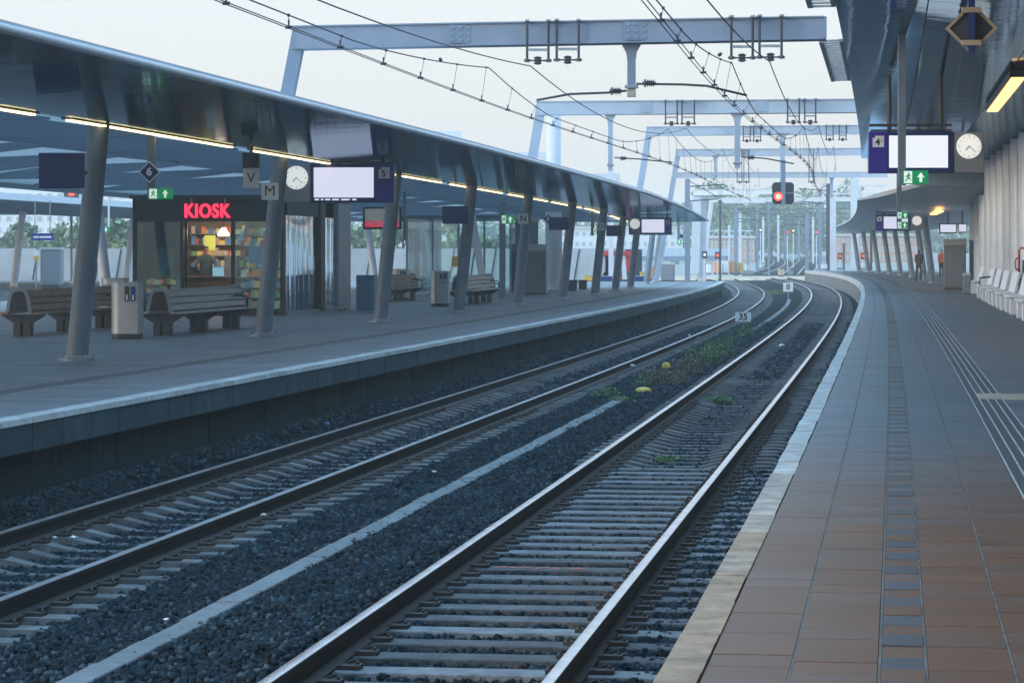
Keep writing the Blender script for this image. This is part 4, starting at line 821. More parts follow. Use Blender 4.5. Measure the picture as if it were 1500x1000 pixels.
for px, py, z, s, mt, lb in ((386, 753, -.17, .035, m_lit, 'white scrap of litter beside the inner rail of the farther track'), (108, 786, -.24, .035, m_lit, 'white scrap between the rails of the farther track, near the picture edge'), (80, 786, -.24, .025, m_lit, 'smaller white scrap just left of the other near the picture edge'), (162, 841, -.3, .03, m_lit, 'white scrap right under the inner rail of the farther track'), (243, 906, -.2, .02, m_lit, 'tiny white scrap left of the trough in the near ballast'), (478, 620, -.15, .07, m_litb, 'crumpled blue scrap on the ballast by the platform wall'), (925, 535, -.2, .1, m_lit, 'crumpled pale rag beside the farther track'), (1145, 506, -.2, .12, m_lit, 'flat white sheet of litter inside the nearer track'), (1010, 491, -.3, .06, m_lit, 'pale scrap behind the rail above the weeds'), (636, 690, -.2, .035, m_lit, 'white pebble-like scrap right of the farther track'), (850, 676, -.2, .04, m_lit, 'white scrap beside the left rail of the nearer track'), (742, 926, -.22, .03, m_lit, 'small white stick between near timber sleepers'), (410, 910, -.2, .02, m_litb, 'dull scrap right of the trough in the near ballast'), (1090, 527, -.2, .06, m_lit, 'thin white scrap by the right rail of the nearer track')):
    litter(px, py, z, s, mt, lb)
# ------------------------------------------------------------------ gantries, overhead line, signals
def hanger(T, xa, xb, y0, y1, D, dv):
    a, b = PD(xa, y0, D), PD(xb, y1, D); z0, z1 = a.z + .0, b.z; f = a.y - .34
    H = MB().box(((a.x + b.x) / 2, f, z1 + (z0 - z1) * .27), (b.x - a.x, .035, .045)).build('wire_hanger', m_galv, T, w=True)
    def sub(mb, nm, mt): 
        o = mb.build(nm, mt, H); 
        for v in o.data.vertices: v.co -= T.location
    for x in (a.x, b.x):
        sub(MB().tube([(x, f, z0), (x, f, z1)], .022, 6), 'rod', m_wire); sub(MB().box((x, f + .15, z0), (.07, .5, .03)), 'saddle', m_galv)
        sub(MB().lathe([(.02, -.03), (.055, -.02), (.055, .02), (.02, .03)], (x, f, z1), 8), 'end_cap', m_ins)
    sub(MB().tube([(a.x, f, z1), (b.x, f, z1)], .016, 6), 'pin', m_ins); sub(MB().lathe([(.03, -.07), (.075, -.05), (.05, -.02), (.08, 0), (.05, .02), (.075, .05), (.03, .07)], ((a.x + b.x) / 2, f, z1), 10), 'insulator', m_ins)
def arm(T, pts, D, ins):
    P = [PD(x, y, D) for x, y in pts]; A = MB().tube(P, .022, 6).build('steady_arm', m_wire, T, w=True, smooth=True)
    q = PD(ins[0], ins[1], D); mb = MB(); L = m_(ins[2], D)
    mb.tube([q + Vector((d * L / 2, 0, 0)) for d in (-1, -.8, -.75, -.5, -.45, -.2, -.15, .1, .15, .4, .45, .7, .75, 1)], [.025, .03, .07, .07, .03, .07, .03, .07, .03, .07, .03, .07, .03, .025], 8); o = mb.build('insulator', m_ins, A)
    for v in o.data.vertices: v.co -= T.location
def gantry(DL, DR, xl, yl, xr, yr, leg, label, drops=(), hangers=(), arms=(), dp=.45):
    mt = m_steel if DL < 60 else (m_steel2 if DL < 200 else m_steelw)  # same steel made paler with distance to imitate haze
    a0, a1, b0, b1 = PD(xl, yl[0], DL), PD(xl, yl[1], DL), PD(xr, yr[0], DR), PD(xr, yr[1], DR)
    base = PD(leg[0], leg[1], DL); BZ = base.z
    T = thing('overhead_gantry', label, 'gantry', base, 0, 'steel gantries over the tracks'); d = Vector((0, dp, 0))
    R = []
    for p, q in ((a0, a1), (b0, b1)): R.append([p, q, q + d, p + d])
    MB().loft(R).build('beam', mt, T, w=True)
    for (p, q) in ((a0, b0), (a1, b1)): MB().bar(p + d / 2, q + d / 2, dp + .07, .025).build('flange', mt, T, w=True)
    lw = leg[2]; e = PD(xl, yl[1], DL); dx = m_(lw, DL)
    mb = MB(); mb.loft([[(base.x - .0, base.y, BZ), (base.x + dx, base.y, BZ), (base.x + dx, base.y + dp, BZ), (base.x, base.y + dp, BZ)], [(a0.x - .01, a0.y - .012, a0.z - .01), (a0.x + dx, a0.y - .012, a0.z - .01), (a0.x + dx, a0.y + dp + .012, a0.z - .01), (a0.x - .01, a0.y + dp + .012, a0.z - .01)]]); mb.build('leg', mt, T, w=True)
    for k in (1.9, 2.9): 
        x = a0.x + dx * k; mb = MB(); mb.b2((x, a0.y - .07, a1.z + .02), (x + .05, a0.y - .002, a0.z - .03)); mb.build('stiffener', mt, T, w=True)
    for px, y0, y1, w, D in drops:
        p, q = PD(px, y0, D), PD(px, y1, D); h = m_(w, D) / 2
        mb = MB(); mb.loft([[(p.x + sx * k, p.y + sy * h, z) for sx, sy in ((-1, -1), (1, -1), (1, 1), (-1, 1))] for k, z in ((h * 2.6, p.z), (h * 1.3, p.z - .16), (h, p.z - .3), (h, q.z))]); mb.build('drop_post', mt, T, w=True)
        MB().box((p.x, p.y, p.z), (h * 6.2, .3, .03)).build('top_plate', m_galv, T, w=True)
        MB().box((q.x, q.y, q.z + .16), (h * 3.2, h * 3, .05)).build('clamp', m_galv, T, w=True)
        if w > 11: MB().box((q.x, q.y, q.z + .05), (h * 2.06, h * 2.06, .13)).build('end_band', m_brass, T, w=True)
    for u in (.33, .66):
        c = a0.lerp(b0, u); zb = a1.lerp(b1, u).z; sp = MB().b2((c.x - .28, c.y - .022, zb + .03), (c.x + .28, c.y - .002, c.z - .03)).build('splice_plate', mt, T, w=True)
        if DL < 60:
            for i in range(4):
                for j in range(3):
                    o = MB().box((c.x - .21 + i * .14, c.y - .03, zb + .08 + j * (c.z - zb - .16) / 2), (.035, .02, .035)).build('bolt', m_galv, sp)
                    for v in o.data.vertices: v.co -= T.location
    for h in hangers: hanger(T, *h, 0)
    for a in arms: arm(T, *a)
    return T
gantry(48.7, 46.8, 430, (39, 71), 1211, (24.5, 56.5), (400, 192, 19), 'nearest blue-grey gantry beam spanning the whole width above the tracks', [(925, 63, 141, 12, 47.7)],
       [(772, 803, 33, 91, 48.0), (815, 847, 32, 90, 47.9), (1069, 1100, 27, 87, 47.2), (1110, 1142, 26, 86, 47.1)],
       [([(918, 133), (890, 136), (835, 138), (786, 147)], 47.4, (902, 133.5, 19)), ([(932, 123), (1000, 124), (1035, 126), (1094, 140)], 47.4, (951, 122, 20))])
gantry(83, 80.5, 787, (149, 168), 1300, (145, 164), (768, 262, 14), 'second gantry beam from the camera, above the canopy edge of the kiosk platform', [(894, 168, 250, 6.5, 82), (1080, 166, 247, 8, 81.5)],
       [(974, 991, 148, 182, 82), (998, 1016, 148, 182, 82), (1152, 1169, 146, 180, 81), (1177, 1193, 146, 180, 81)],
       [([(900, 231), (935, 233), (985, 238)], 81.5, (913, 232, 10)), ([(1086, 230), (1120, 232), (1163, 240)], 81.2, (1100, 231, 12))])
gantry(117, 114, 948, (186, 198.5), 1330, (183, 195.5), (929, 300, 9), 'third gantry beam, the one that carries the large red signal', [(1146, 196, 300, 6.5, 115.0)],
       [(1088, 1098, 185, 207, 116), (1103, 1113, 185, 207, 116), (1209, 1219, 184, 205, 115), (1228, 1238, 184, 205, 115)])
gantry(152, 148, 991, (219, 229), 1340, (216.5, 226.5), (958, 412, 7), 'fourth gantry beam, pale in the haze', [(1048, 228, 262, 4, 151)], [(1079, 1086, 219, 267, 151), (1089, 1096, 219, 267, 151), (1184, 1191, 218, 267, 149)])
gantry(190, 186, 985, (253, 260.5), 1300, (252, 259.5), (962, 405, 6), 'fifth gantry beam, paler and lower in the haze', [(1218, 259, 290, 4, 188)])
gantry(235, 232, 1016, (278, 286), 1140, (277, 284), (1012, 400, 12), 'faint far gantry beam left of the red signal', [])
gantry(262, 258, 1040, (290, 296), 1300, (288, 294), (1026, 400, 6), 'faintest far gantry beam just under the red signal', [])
# gantries over the tracks beyond the kiosk platform
for xl, xr, y0, y1, D, lx, lb in ((560, 676, 192, 206, 104, 684, 'pale gantry corner peeping over the kiosk platform canopy'), (700, 802, 223, 231, 148, 802, 'pale gantry beam seen over the canopy left of the tall round mast'), (840, 908, 254, 262, 172, 908, 'far pale crossbeam over the canopy right of the round mast')):
    b = PD(lx, 0, D); b.z = PZL; T = thing('overhead_gantry', lb, 'gantry', b, 0, 'steel gantries over the tracks')
    p, q = PD(xl, y0, D), PD(xr, y1, D); MB().b2((p.x - 6, D, q.z), (q.x, D + .4, p.z)).build('beam', m_steelw, T, w=True)
    mb = MB(); mb.loft([[(x + dx_, D + dy_, z) for dx_, dy_ in ((-.14, -.01), (.14, -.01), (.14, .41), (-.14, .41))] for x, z in ((q.x - .15, p.z - .01), (q.x + (.9 if k_ else .3), PZL))] if (k_ := lx == 684) or True else []); mb.build('leg', m_steelw, T, w=True)
T = thing('round_mast', 'tall thick round mast rising behind the kiosk platform canopy', 'mast', (PD(811, 0, 118).x, 118, PZL)); h = PD(0, 166, 118).z - PZL
MB().lathe([(.36, 0), (.36, 2.5), (.31, 4.5), (.30, h)], n=24).build('shaft', m_steelw, T, smooth=True, auto=50); MB().lathe([(.5, 0), (.5, .05), (.38, .08)], n=24).build('base_plate', m_galv, T); MB().b2((-.45, -.1, h * .62), (-.31, .1, h * .7)).build('box', m_galv, T)
# overhead line of each track
SUP = [(14, 5.35), (48, 5.55), (82, 6.0), (116, 6.7), (150, 6.9), (190, 7.0), (235, 7.0)]
def zmes(y, sag=.42):
    for (a, za), (b, zb) in zip(SUP, SUP[1:]):
        if a <= y <= b: u = (y - a) / (b - a); return za + (zb - za) * u - sag * 4 * u * (1 - u) * (1.0 if b < 60 else 1.8)
    return SUP[-1][1]
for C, dz, st, lab, dof in ((TL, -.08, -.15, 'overhead wires above the track beside the kiosk platform', -.05), (TR, 0, -.1, 'overhead wires above the nearer track', .0)):
    T = thing('overhead_line', lab, 'overhead wire', C.p(48, 0, 5), 0, 'overhead lines')
    yy = [12 + 2 * k for k in range(112)]; stg = lambda y: st + .18 * math.sin(y / 68 * 2 * math.pi)
    zc = lambda y: 4.97 + dz + max(0, y - 90) * .004
    for s in (-.03, .03): MB().tube([C.p(y, stg(y) + s, zc(y)) for y in yy], .007, 5, False).build('contact_wire', m_wire, T, w=True)
    mes = lambda y: max(zmes(y) + dz, zc(y) + .14)
    MB().tube([C.p(y, stg(y) * .6 + dof, mes(y)) for y in yy], .0095, 5, False).build('messenger_wire', m_wire, T, w=True)
    MB().tube([C.p(y, .48 + .0 * y, zmes(y, .3) + dz + .02) for y in yy], .010, 5, False).build('feeder_wire', m_wire, T, w=True)
    y = 26.0
    while y < 150:
        mb = MB(); a, b = C.p(y, stg(y) * .6 + dof, mes(y)), C.p(y, stg(y), zc(y)); mb.tube([a, b], .004, 4, False); mb.box((b.x, b.y, b.z + .0), (.05, .11, .03), .4); mb.box((b.x, b.y, b.z + .05), (.02, .03, .08)); mb.box((a.x, a.y, a.z), (.03, .07, .03)); mb.build('dropper', m_wire, T, w=True)
        y += 3.1 if y < 100 else 5.5
    for y0 in (42, 76): 
        a = C.p(y0, dof, mes(y0)); MB().tube([a + Vector((0, d, 0)) for d in (-.25, -.15, -.13, 0, .13, .15, .25)], [.012, .016, .028, .03, .028, .016, .012], 8).build('insulator', m_ins, T, w=True)
# large red signal
D = 114.3; p = PD(1147, 283, D); T = thing('railway_signal', 'large dark rounded signal board showing a red light, hanging from a gantry', 'signal', p, 0); R = m_(16, D)
out = [(R * max(-1, min(1, 1.28 * math.cos(a))) , R * max(-1, min(1, 1.28 * math.sin(a)))) for a in np.linspace(0, 2 * math.pi, 41)[:-1]]
MB().prism(out, -.03, .03).build('board', m_dark, T)
MB().lathe([(.19, 0), (.19, .16)], n=20).build('lamp_hood', m_black, T); h = T.children[-1]; h.rotation_euler = (math.pi / 2, 0, 0); h.location = (m_(1139.3 - 1147, D), -.03, m_(283 - 288, D))
o = MB().lathe([(.17, .161), (.17, .175)], n=20).build('lens', m_red, h); o2 = MB().lathe([(.075, .176), (.075, .185)], n=12).build('lamp_core', m_redcore, h)
MB().b2((-.08, -.20, -R * 1.05), (.08, -.04, R * 3)).build('post', m_steel, T); MB().b2((-R, -.05, -.02), (R, -.031, .02)).build('rail', m_galv, T)
# small far signals
def small_sig(px, py, D, base, label, mt, lit=True, h=.55):
    p = PD(px, py, D); b = base; T = thing('small_signal', label, 'signal', (p.x, D, b), 0, 'small far signals')
    MB().tube([(0, 0, 0), (0, 0, p.z - b)], .06, 8).build('post', m_steelw, T); MB().b2((-.2, -.12, p.z - b - h / 2), (.2, .1, p.z - b + h / 2)).build('head', m_dark, T, bevel=.06); MB().box((0, -.14, p.z - b), (.16, .03, .16)).build('lamp', mt, T, bevel=.05); MB().b2((-.25, -.3, 0), (.25, .2, .2)).build('foot', m_grey, T)
m_amb = M('signal_amber', (.9, .6, .2), .4, emit=(1, .72, .35), es=2.5); m_wl = M('signal_white', (.8, .85, .85), .4, emit=(.8, .9, .9), es=.8)
for a in ((1051, 374, 215, -.3, 'small red signal beside the orange door past the kiosk platform', m_red), (1032, 373, 210, -.3, 'small white signal at the end of the kiosk platform', m_wl), (1153.5, 340, 330, .3, 'distant red signal in the middle of the far tracks', m_red), (1162, 338, 332, .3, 'distant amber signal next to the middle red one', m_amb), (1114, 337, 335, .3, 'distant amber signal left of the middle', m_amb), (1196, 340, 330, .3, 'distant faint red signal right of the middle', m_red), (1230.5, 375, 245, PZT, 'small red signal at the tip of the near platform', m_red), (1264, 375, 240, PZT, 'small red signal seen between leaning columns of the near platform', m_red)): small_sig(*a)
# ------------------------------------------------------------------ far tracks, crossing, masts
def gy(y_px, x_px):                                    # photo point on the rising ground beyond the crossing
    lo, hi = 262.0, 800.0
    for _ in range(50):
        m = (lo + hi) / 2
        if HY + (CH - (gz(m) + .3)) / m * FPX > y_px: lo = m
        else: hi = m
    return PD(x_px, y_px, lo)
def far_track(P, label):
    Q = [gy(y, x) for x, y in P]; T = thing('railway_track', label, 'track', Q[0])
    # densify
    D_ = []
    for i in range(len(Q) - 1):
        for k in range(8): D_.append(Q[i].lerp(Q[i + 1], k / 8))
    D_.append(Q[-1])
    for _ in range(6): D_ = [D_[0]] + [(D_[i - 1] + D_[i] * 2 + D_[i + 1]) / 4 for i in range(1, len(D_) - 1)] + [D_[-1]]
    for s in (-1, 1):
        pts = []
        for i, p in enumerate(D_):
            d = (D_[min(i + 1, len(D_) - 1)] - D_[max(0, i - 1)]); n = Vector((d.y, -d.x, 0)).normalized(); pts.append(p + n * .75 * s + Vector((0, 0, .08)))
        MB().loft([[p + Vector((-.06, 0, -.12)), p + Vector((.06, 0, -.12)), p + Vector((.06, 0, 0)), p + Vector((-.06, 0, 0))] for p in pts]).build('rail', m_head, T, w=True)
    mb = MB(); mb.loft([[p + Vector((-1.9, 0, -.25)), p + Vector((-1.3, 0, -.06)), p + Vector((1.3, 0, -.06)), p + Vector((1.9, 0, -.25))] for p in D_], closed=False); mb.build('bed', m_bed, T, w=True)
far_track([(1108, 402), (1126, 396), (1140, 389), (1143, 383), (1136, 377.5), (1118, 374)], 'distant track bending left beyond the crossing')
far_track([(1158, 402), (1166, 394), (1174, 387), (1181, 380), (1186, 375)], 'distant track running straight away beyond the crossing')
road = MB(); road.loft([[(-40, y, gz(y) + z), (70, y, gz(y) + z)] for y, z in ((262, .12), (263, .36), (273, .34), (274, .1))], closed=False); tag(road.build('crossing_road', M('sandy_road', (.55, .40, .28), .9, noise=.4, nscale=.6)), None, kind='structure')
def box_thing(nm, lab, cat, x0, x1, y0, y1, D, mat, dp=1.0, grp=None):
    a, b = PD(x0, y1, D), PD(x1, y0, D); T = thing(nm, lab, cat, ((a.x + b.x) / 2, D, a.z), 0, grp); w, h = b.x - a.x, b.z - a.z
    MB().b2((-w / 2, 0, .12 * h), (w / 2, dp, h * .94)).build('body', mat, T, bevel=min(.04, h * .05)); MB().b2((-w * .45, .05, 0), (w * .45, dp * .95, .119 * h)).build('plinth', m_dark, T); MB().b2((-w * .53, -.03, h * .941), (w * .53, dp + .03, h)).build('lid', m_grey2, T)
    MB().b2((-w * .4, -.02, h * .2), (w * .4, -.002, h * .86)).build('door', mat, T); return T
box_thing('trackside_box', 'dark box beside the crossing, left of the far tracks', 'cabinet', 1087, 1104, 396, 404, 255, m_grey, 1, 'trackside boxes'); box_thing('trackside_box', 'pale wooden box in the middle of the crossing', 'cabinet', 1141, 1149, 394, 405, 256, M('plywood', (.55, .45, .34), .7), 1, 'trackside boxes'); box_thing('trackside_box', 'dark box right of the pale box on the crossing', 'cabinet', 1154, 1162, 396, 404, 256, m_grey, 1, 'trackside boxes')
box_thing('trackside_box', 'small white box on the tip of the near platform', 'cabinet', 1204, 1212, 386, 395, 238, m_white, .8, 'trackside boxes')
for k, (x0, x1, y0, y1, mt) in enumerate(((1047, 1054, 383, 402, m_org), (1059, 1067, 381, 402, m_white), (1070, 1076, 382, 402, m_org), (1082, 1089, 384, 402, m_yel), (1036, 1042, 386, 402, m_white), (1094, 1099, 388, 402, m_white))):
    box_thing('work_container', ('upright orange container behind the crossing', 'tall white container behind the crossing', 'narrow orange container right of the white one', 'yellow container right of the far mast', 'narrow white container left of the orange one', 'last small white container before the far tracks')[k], 'container', x0, x1, y0, y1, 285 + k, mt, 2.2, 'containers behind the crossing')
# red buffer stops and barriers beyond the kiosk platform
for k, px in enumerate((891, 921)):
    b = PZ(px, 412, PZL); D = 172; b = PD(px, 408, D); T = thing('buffer_stop', ('red buffer stop left of the far leaning columns', 'red buffer stop right between the far leaning columns')[k], 'buffer stop', (b.x, D, PZL), 0, 'red buffer stops'); s = 1
    MB().b2((-.18, 0, .25), (.18, .3, 1.5)).build('upright', m_redp, T); MB().loft([[(-.55, 0, 0), (.55, 0, 0), (.55, .6, 0), (-.55, .6, 0)], [(-.2, 0, .5), (.2, 0, .5), (.2, .4, .5), (-.2, .4, .5)]]).build('foot', m_redp, T); MB().b2((-.45, -.08, 1.45), (.45, .2, 1.75)).build('buffer_beam', m_redp, T); MB().tube([(0, -.3, 1.6), (0, -.08, 1.6)], .14, 12).build('buffer', m_redp, T)
for k, (x0, x1, y0, y1, mt) in enumerate(((855, 869, 403, 413, m_yel), (876, 897, 404, 414, m_blue), (930, 944, 404, 414, m_blue), (938, 952, 398, 414, m_yel), (952, 960, 390, 412, m_org))):
    box_thing('barrier_block', ('yellow barrier block by the first red buffer stop', 'blue barrier block below the first red buffer stop', 'blue barrier block right of the second red buffer stop', 'yellow barrier block among the last columns', 'orange barrier block among the last columns')[k], 'barrier', x0, x1, y0, y1, 160 + k, mt, .6, 'coloured barrier blocks')
# catenary masts far away
def mast(px, ytop, D, w, lab, mt=m_steel, armside=0, base=None):
    p = PD(px, ytop, D); b = gz(D) if base is None else base; T = thing('catenary_mast', lab, 'mast', (p.x, D, b), 0, 'far catenary masts'); h = p.z - b; r = m_(w, D) / 2
    mb = MB()
    for s in (-1, 1): mb.b2((-r, s * r - .02, 0), (r, s * r + .02, h))
    mb.b2((-.025, -r, 0), (.025, r, h)); mb.build('post', mt, T); MB().b2((-r * 1.5, -r * 1.5, 0), (r * 1.5, r * 1.5, .25)).build('footing', m_grey, T)
    if armside:
        for f, L in ((.93, 2.6), (.80, 2.2)): MB().tube([(0, 0, h * f), (armside * L, 0, h * (f + .02))], .05, 6).build('cantilever', m_wire, T)
        MB().tube([(0, 0, h * .99), (armside * 2.4, 0, h * .82)], .03, 6).build('stay', m_wire, T); MB().tube([(armside * 2.2, 0, h * .8), (armside * 2.45, 0, h * .8)], .1, 8).build('insulator', m_ins, T)
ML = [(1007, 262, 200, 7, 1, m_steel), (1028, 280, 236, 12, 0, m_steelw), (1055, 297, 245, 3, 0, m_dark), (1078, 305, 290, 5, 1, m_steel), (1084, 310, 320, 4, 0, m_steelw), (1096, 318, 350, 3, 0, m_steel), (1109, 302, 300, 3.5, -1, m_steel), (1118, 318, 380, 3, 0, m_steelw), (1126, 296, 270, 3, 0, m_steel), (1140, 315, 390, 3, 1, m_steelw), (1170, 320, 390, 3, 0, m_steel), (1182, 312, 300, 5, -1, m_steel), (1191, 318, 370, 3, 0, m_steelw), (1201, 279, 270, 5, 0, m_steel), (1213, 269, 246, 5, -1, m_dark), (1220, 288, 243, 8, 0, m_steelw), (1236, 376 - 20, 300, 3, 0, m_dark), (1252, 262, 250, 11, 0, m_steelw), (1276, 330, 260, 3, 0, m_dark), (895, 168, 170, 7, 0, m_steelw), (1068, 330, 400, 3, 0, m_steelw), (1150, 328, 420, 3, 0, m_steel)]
desc = 'tall grey|thick pale|thin dark|slim grey|slim pale|thin grey|bracketed grey|pale thin|grey short|pale bracketed|thin blue-grey|bracketed blue-grey|far pale|tall blue-grey|dark bracketed|stout pale|short dark|tallest stout pale|far dark|tall pale|hazy pale|hazy grey'.split('|')
where = 'next to the canopy tip of the kiosk platform|behind the canopy tip of the kiosk platform|beside the small red signal|left of the crossing|just right of the slim grey one|left of the bending far track|over the bending far track|above the bend of the far track|just left of the big red signal|below the big red signal|right of the two middle signals|beside the straight far track|right of the straight far track|left of the near platform tip|at the near platform tip|close behind the near platform tip|behind the tip of the near platform|behind the lower canopy edge|between leaning columns of the lower canopy|above the kiosk platform canopy|in the far haze left of the bend|in the far haze below the big signal'.split('|')
for k, (px, yt, D, w, s, mt) in enumerate(ML): mast(px, yt, D, w, desc[k] + ' mast ' + where[k], mt, s)
# far cross-span wires and lattice girders
for k, (xa, xb, yy, D) in enumerate(((1060, 1250, 297, 300), (1060, 1250, 305, 310), (1070, 1250, 312, 330), (1075, 1250, 320, 350), (1090, 1245, 326, 390))):
    a, b = PD(xa, yy, D), PD(xb, yy, D); T = thing('span_wire', ords[k] + ' thin span wire across the far tracks, counted from the top', 'wire', a, 0, 'far span wires'); MB().tube([a, (a + b) / 2 - Vector((0, 0, .15)), b], .045, 5).build('wire', m_wire, T, w=True)
    for u in (.2, .5, .75): c = a.lerp(b, u); MB().tube([c, c - Vector((0, 0, .8))], .03, 5).build('dropper', m_wire, T, w=True)
for k, (xa, xb, y0, y1, D) in enumerate(((1026, 1103, 338, 347, 300), (1060, 1120, 290, 297, 280), (1205, 1300, 272, 284, 255))):
    a, b = PD(xa, y0, D), PD(xb, y1, D); T = thing('lattice_girder', ('white lattice girder spanning left of the far tracks', 'faint lattice girder under the far gantry beam', 'lattice girder behind the edge of the lower canopy')[k], 'girder', (a.x, D, b.z), 0, 'lattice girders'); h = a.z - b.z; L = b.x - a.x
    for z in (0, h): MB().b2((0, -.06, z - .06), (L, .06, z + .06)).build('chord', m_steelw, T)
    n = max(4, int(L / (h * 1.6))); 
    for i in range(n): x0 = L * i / n; x1 = L * (i + .5) / n; x2 = L * (i + 1) / n; MB().bar((x0, 0, 0), (x1, 0, h), .07, .07, (0, 1, 0)).build('diagonal', m_steelw, T); MB().bar((x1, 0, h), (x2, 0, 0), .07, .07, (0, 1, 0)).build('diagonal', m_steelw, T)
# viaduct parapet and noise barrier
a, b = PD(1000, 381, 345), PD(1108, 364, 345); T = thing('viaduct', 'pale blue concrete viaduct curving behind the crossing', 'viaduct', (a.x, 345, a.z)); R = []
for k in range(9): u = k / 8; x = -55 + u * (b.x - a.x + 55); y = 45 * u * u; R.append([(x, y, .5), (x, y + .6, .5), (x, y + .6, 1.5), (x, y, 1.5)])
MB().loft(R).build('parapet', m_steelw, T); MB().loft([[(p[0][0], p[0][1] - .2, -.2), (p[0][0], p[0][1] + 3, -.2), (p[0][0], p[0][1] + 3, .45), (p[0][0], p[0][1] - .2, .45)] for p in R]).build('deck', m_steel, T)
for k in range(9): MB().b2((R[k][0][0] - .6, R[k][0][1], -4), (R[k][0][0] + .6, R[k][0][1] + 2, -.21)).build('pier', m_steel, T)
T = thing('noise_barrier', 'long grey panelled barrier wall with dark slanting joints behind the farther platforms', 'barrier', (-50, 172, -.4)); m_bar = M('barrier_panel', (.40, .43, .46), .7, noise=.2, nscale=.6, obj=.08)
for k in range(44):
    x = k * 1.28; sk = .42; mb = MB(); z0, z1 = .4, 2.95
    mb.loft([[(x, yy, z0), (x + 1.20, yy, z0), (x + 1.20 + sk, yy, z1), (x + sk, yy, z1)] for yy in (0, .15)]); mb.build('panel', m_bar, T)
    MB().bar((x - .04, -.03, z0), (x - .04 + sk, -.03, z1 + (.35 if k % 2 else 0)), .05, .06, (0, 1, 0)).build('joint_post', m_dark, T)
MB().b2((-2, .16, 0), (58, .3, 2.9)).build('backing', m_dark, T)
# ------------------------------------------------------------------ next platform to the left
p2 = tag(bpy.data.objects.new('platform_far', None), None, kind='structure'); link(p2); p2.location = EL.p(90, -30, 0)
MB().loft(sweep(EL, [(-46, -.42), (-28.5, -.42), (-28.5, PZL), (-46, PZL)], 60, 165, 8)).build('platform_surface', m_platl, p2, w=True)
c2 = thing('platform_canopy', 'pale blue edged canopy of the next platform seen behind the benches', 'canopy', EL.p(100, -33, PZL))
yv = np.linspace(62, 160, 20)
MB().loft([[EL.p(v, a, b) for a, b in ((-28.2, 4.78), (-28.2, 4.5), (-28.4, 4.5), (-28.4, 4.78))] for v in yv]).build('fascia', M('fascia_blue_white', (.62, .72, .82), .4), c2, w=True)
MB().loft([[EL.p(v, a, b) for a, b in ((-28.42, 4.52), (-33, 4.2), (-40, 4.5), (-45, 4.5), (-45, 4.7), (-28.42, 4.7))] for v in yv]).build('soffit', m_ceil, c2, w=True)
for k, y in enumerate((84, 95, 106, 117, 128, 139, 150)):
    column(EL, y, -32.5, PZL, 4.25, .45, .17, 'leaning_column', ords[k] + ' pale leaning column of the next platform behind the benches', 'columns of the next platform', nb=0, mat=m_steelw)
for k, y in enumerate((86, 99, 112, 125)):
    T = thing('strip_light', ords[k] + ' short warm strip light under the next platform canopy', 'lamp', EL.p(y, -33.4, 4.2), 0, 'strip lights of the next platform')
    MB().loft([[EL.p(v, a, b) for a, b in ((-33.3, 4.14), (-33.5, 4.14), (-33.5, 4.18), (-33.3, 4.18))] for v in (y - 2.2, y + 2.2)]).build('diffuser', m_lamp, T, w=True)
bb = box_thing('ticket_machine', 'large grey ticket cabinet standing behind the brown bench', 'cabinet', 59, 88, 362, 425, 118, m_grey, 1.0)
T = thing('station_name_sign', 'blue station name sign hanging under the next platform canopy', 'sign', PD(62, 352, 112), 0); MB().b2((-.45, 0, 0), (.45, .1, .28)).build('panel', m_blue, T)
for x0, x1 in ((-.36, -.14), (-.11, .36)): MB().b2((x0, -.006, .09), (x1, -.001, .17)).build('text_line', m_white, T)
for x in (-.3, .3): MB().tube([(x, .05, .28), (x, .05, 1.6)], .02, 6).build('drop_rod', m_galv, T)
T = thing('exit_sign', 'small green exit sign on the next platform, left of the kiosk', 'exit sign', PD(152, 340, 112), 0, 'green exit signs'); exit_face(T, (0, 0, .1), .42, .22); MB().tube([(.2, .03, .2), (.2, .03, 1.6)], .04, 6).build('post', m_steelw, T)
T = thing('small_signal', 'red signal light just below the large navy plate', 'signal', (PD(104, 283, 150).x, 150, PZL), 0, 'small far signals'); z = PD(104, 283, 150).z - PZL; MB().b2((-.4, 0, z - .3), (.4, .2, z + .3)).build('head', m_dark, T, bevel=.04); MB().tube([(0, .1, 0), (0, .1, z - .3)], .07, 8).build('post', m_galv, T); MB().box((.05, -.02, z), (.3, .03, .26)).build('lamp', m_red, T, bevel=.05)
T = thing('notice_post', 'yellow and white notice on a thin post behind the brown bench', 'sign', (PD(53, 0, 110).x, 110, PZL), 0); MB().b2((-.1, 0, 1.35), (.1, .03, 1.75)).build('notice', m_white, T); MB().b2((-.1, -.012, 1.35), (.1, -.001, 1.52)).build('yellow_field', m_yel, T); MB().tube([(0, .04, 0), (0, .04, 1.7)], .025, 6).build('post', m_galv, T)
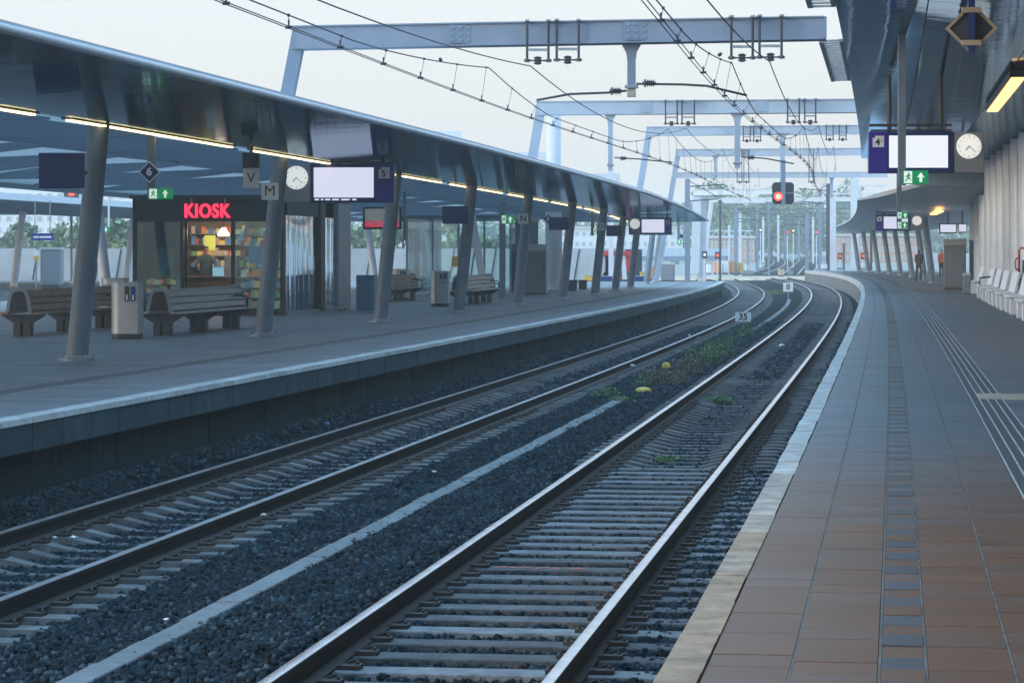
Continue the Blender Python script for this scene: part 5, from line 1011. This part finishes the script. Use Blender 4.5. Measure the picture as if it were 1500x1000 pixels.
# ------------------------------------------------------------------ buildings and trees
def building(px0, px1, ytop, D, mat, lab, rows, cols, roof=None, dp=14):
    a, b = PD(px0, ytop, D), PD(px1, ytop, D); z0 = gz(D); T = thing('building', lab, 'building', (a.x, D, z0)); w, h = b.x - a.x, a.z - z0
    MB().b2((0, 0, 0), (w, dp, h)).build('wall', mat, T)
    if roof == 'arch': MB().loft([[(w / 2 + w * .52 * math.cos(t), y, h - .01 + w * .42 * math.sin(t)) for t in np.linspace(0, math.pi, 13)] for y in (-.2, dp)]).build('roof', M('roof_orange', (.50, .24, .16), .7), T)
    else: MB().b2((-.3, -.3, h + .001), (w + .3, dp + .3, h + .35)).build('roof', m_grey2, T)
    for r in range(rows):
        for c in range(cols):
            ww, hh = w / cols * .55, h / rows * .5; x = w * (c + .5) / cols; z = h * (r + .52) / rows
            f = MB().b2((x - ww / 2, -.06, z - hh / 2), (x + ww / 2, -.002, z + hh / 2)).build('window', m_white, T); MB().b2((x - ww * .42, -.08, z - hh * .42), (x + ww * .42, -.062, z + hh * .42)).build('pane', M_pane, f)
M_pane = M('window_pane', (.36, .42, .47), .15)  # pane colour paled to imitate haze over far windows
m_apt = M('render_white', (.72, .73, .72), .7, noise=.1); m_brk = M('brick_peach', (.52, .33, .25), .8, noise=.2, nscale=.5)
building(-40, 200, 262, 330, m_apt, 'white apartment block seen above the next platform canopy', 8, 16); building(255, 330, 268, 350, m_apt, 'white apartment block half hidden behind the kiosk', 7, 6)
building(164, 208, 356, 300, m_brk, 'brick building with rounded orange roof left of the kiosk', 1, 3, 'arch'); building(1022, 1106, 349, 400, m_brk, 'low peach brick building behind the viaduct', 2, 14); building(1226, 1345, 346, 400, m_brk, 'peach brick building seen between the columns of the lower canopy', 3, 18); building(530, 700, 330, 420, m_apt, 'pale block seen through the glass shelter', 4, 14)
building(800, 1000, 335, 440, m_apt, 'pale low block behind the far end of the kiosk platform', 3, 20)
def leafcloud(c, rad, n, s):
    q = rng.normal(size=(n, 3)); q /= np.linalg.norm(q, axis=1)[:, None]; q *= (rng.uniform(0, 1, n) ** .4)[:, None]
    lob = rng.normal(size=(9, 3)) * .55; k = rng.integers(0, 9, n); P = (q * .55 + lob[k]) * np.array(rad) + np.array(c)
    u = rng.normal(size=(n, 3)); u /= np.linalg.norm(u, axis=1)[:, None]; v = np.cross(u, rng.normal(size=(n, 3))); v /= np.linalg.norm(v, axis=1)[:, None]
    sz = rng.uniform(.6, 1.4, n)[:, None] * s; V = np.stack([P - u * sz, P + v * sz * .6, P + u * sz, P - v * sz * .6], 1).reshape(-1, 3); F = np.arange(n * 4).reshape(-1, 4)
    return V, F
def tree(x, y, h, r, k, lab, grp):
    z = gz(y); T = thing('broadleaf_tree', lab, 'tree', (x, y, z), 0, grp)
    mb = MB(); mb.tube([(0, 0, 0), (.1, 0, h * .3), (0, .1, h * .75)], [.3, .22, .08], 7)
    for i in range(5): a = i * 1.3; mb.tube([(0, 0, h * (.3 + .07 * i)), (r * .5 * math.cos(a), r * .5 * math.sin(a), h * (.5 + .08 * i))], [.1, .03], 5)
    mb.build('trunk', m_bark, T); V, F = leafcloud((0, 0, h * .62), (r, r, h * .36), 1100, .36)
    me = bpy.data.meshes.new('crown'); me.from_pydata(V.tolist(), [], F.tolist()); me.materials.append(m_leaf[k]); link(bpy.data.objects.new('crown', me), T)
k = 0
adj = ['dark', 'pale', 'broad', 'tall', 'round', 'low', 'thin', 'dense', 'loose', 'wide']
for px0, px1, n, D0, h0, wh in ((1015, 1255, 20, 420, 9.5, 'behind the far tracks'), (10, 250, 12, 225, 4.6, 'behind the barrier wall left of the kiosk'), (420, 760, 13, 240, 4.7, 'behind the barrier wall seen through the shelter')):
    for i in range(n):
        px = px0 + (px1 - px0) * (i + .5) / n; D = D0 + random.uniform(-12, 45); h = h0 * random.uniform(.75, 1.2)
        if px0 == 1015 and 1130 < px < 1185: h *= .8; D += 60
        tree(PD(px, 0, D).x, D, h, h * random.uniform(.32, .45), random.randrange(3), adj[i % 10] + ' leafy tree ' + wh + ', ' + (ords + ['fifteenth', 'sixteenth', 'seventeenth', 'eighteenth', 'nineteenth', 'twentieth'])[i] + ' from the left', 'trees ' + wh)
tm = MB(); V, F = [], []
for i in range(60):
    px = -300 + i * 42; D = random.uniform(520, 640); v, f = leafcloud((PD(px, 0, D).x, D, gz(D) + 3.0), (8, 5, 3.2), 420, .8); F.append(f + sum(len(a) for a in V)); V.append(v)
me = bpy.data.meshes.new('far_woods'); me.from_pydata(np.concatenate(V).tolist(), [], np.concatenate(F).tolist()); me.materials.append(m_leaf[0]); o = link(bpy.data.objects.new('far_woods', me)); tag(o, 'hazy far-off line of woods along the horizon', 'woods', kind='stuff')
# ------------------------------------------------------------------ haze
hz = bpy.data.materials.new('haze_air'); hz.use_nodes = True; t = hz.node_tree; t.nodes.clear()
o_ = t.nodes.new('ShaderNodeOutputMaterial'); pv = t.nodes.new('ShaderNodeVolumePrincipled'); pv.inputs['Color'].default_value = (.92, .97, .95, 1)
pv.inputs['Density'].default_value = HAZE; pv.inputs['Anisotropy'].default_value = .0; t.links.new(pv.outputs[0], o_.inputs['Volume'])
mb = MB(); mb.b2((-440, -60, -1.6), (440, 940, 18)); hb = mb.build('haze', hz); tag(hb, 'thin pale blue haze in the air over the station', 'haze', kind='stuff')
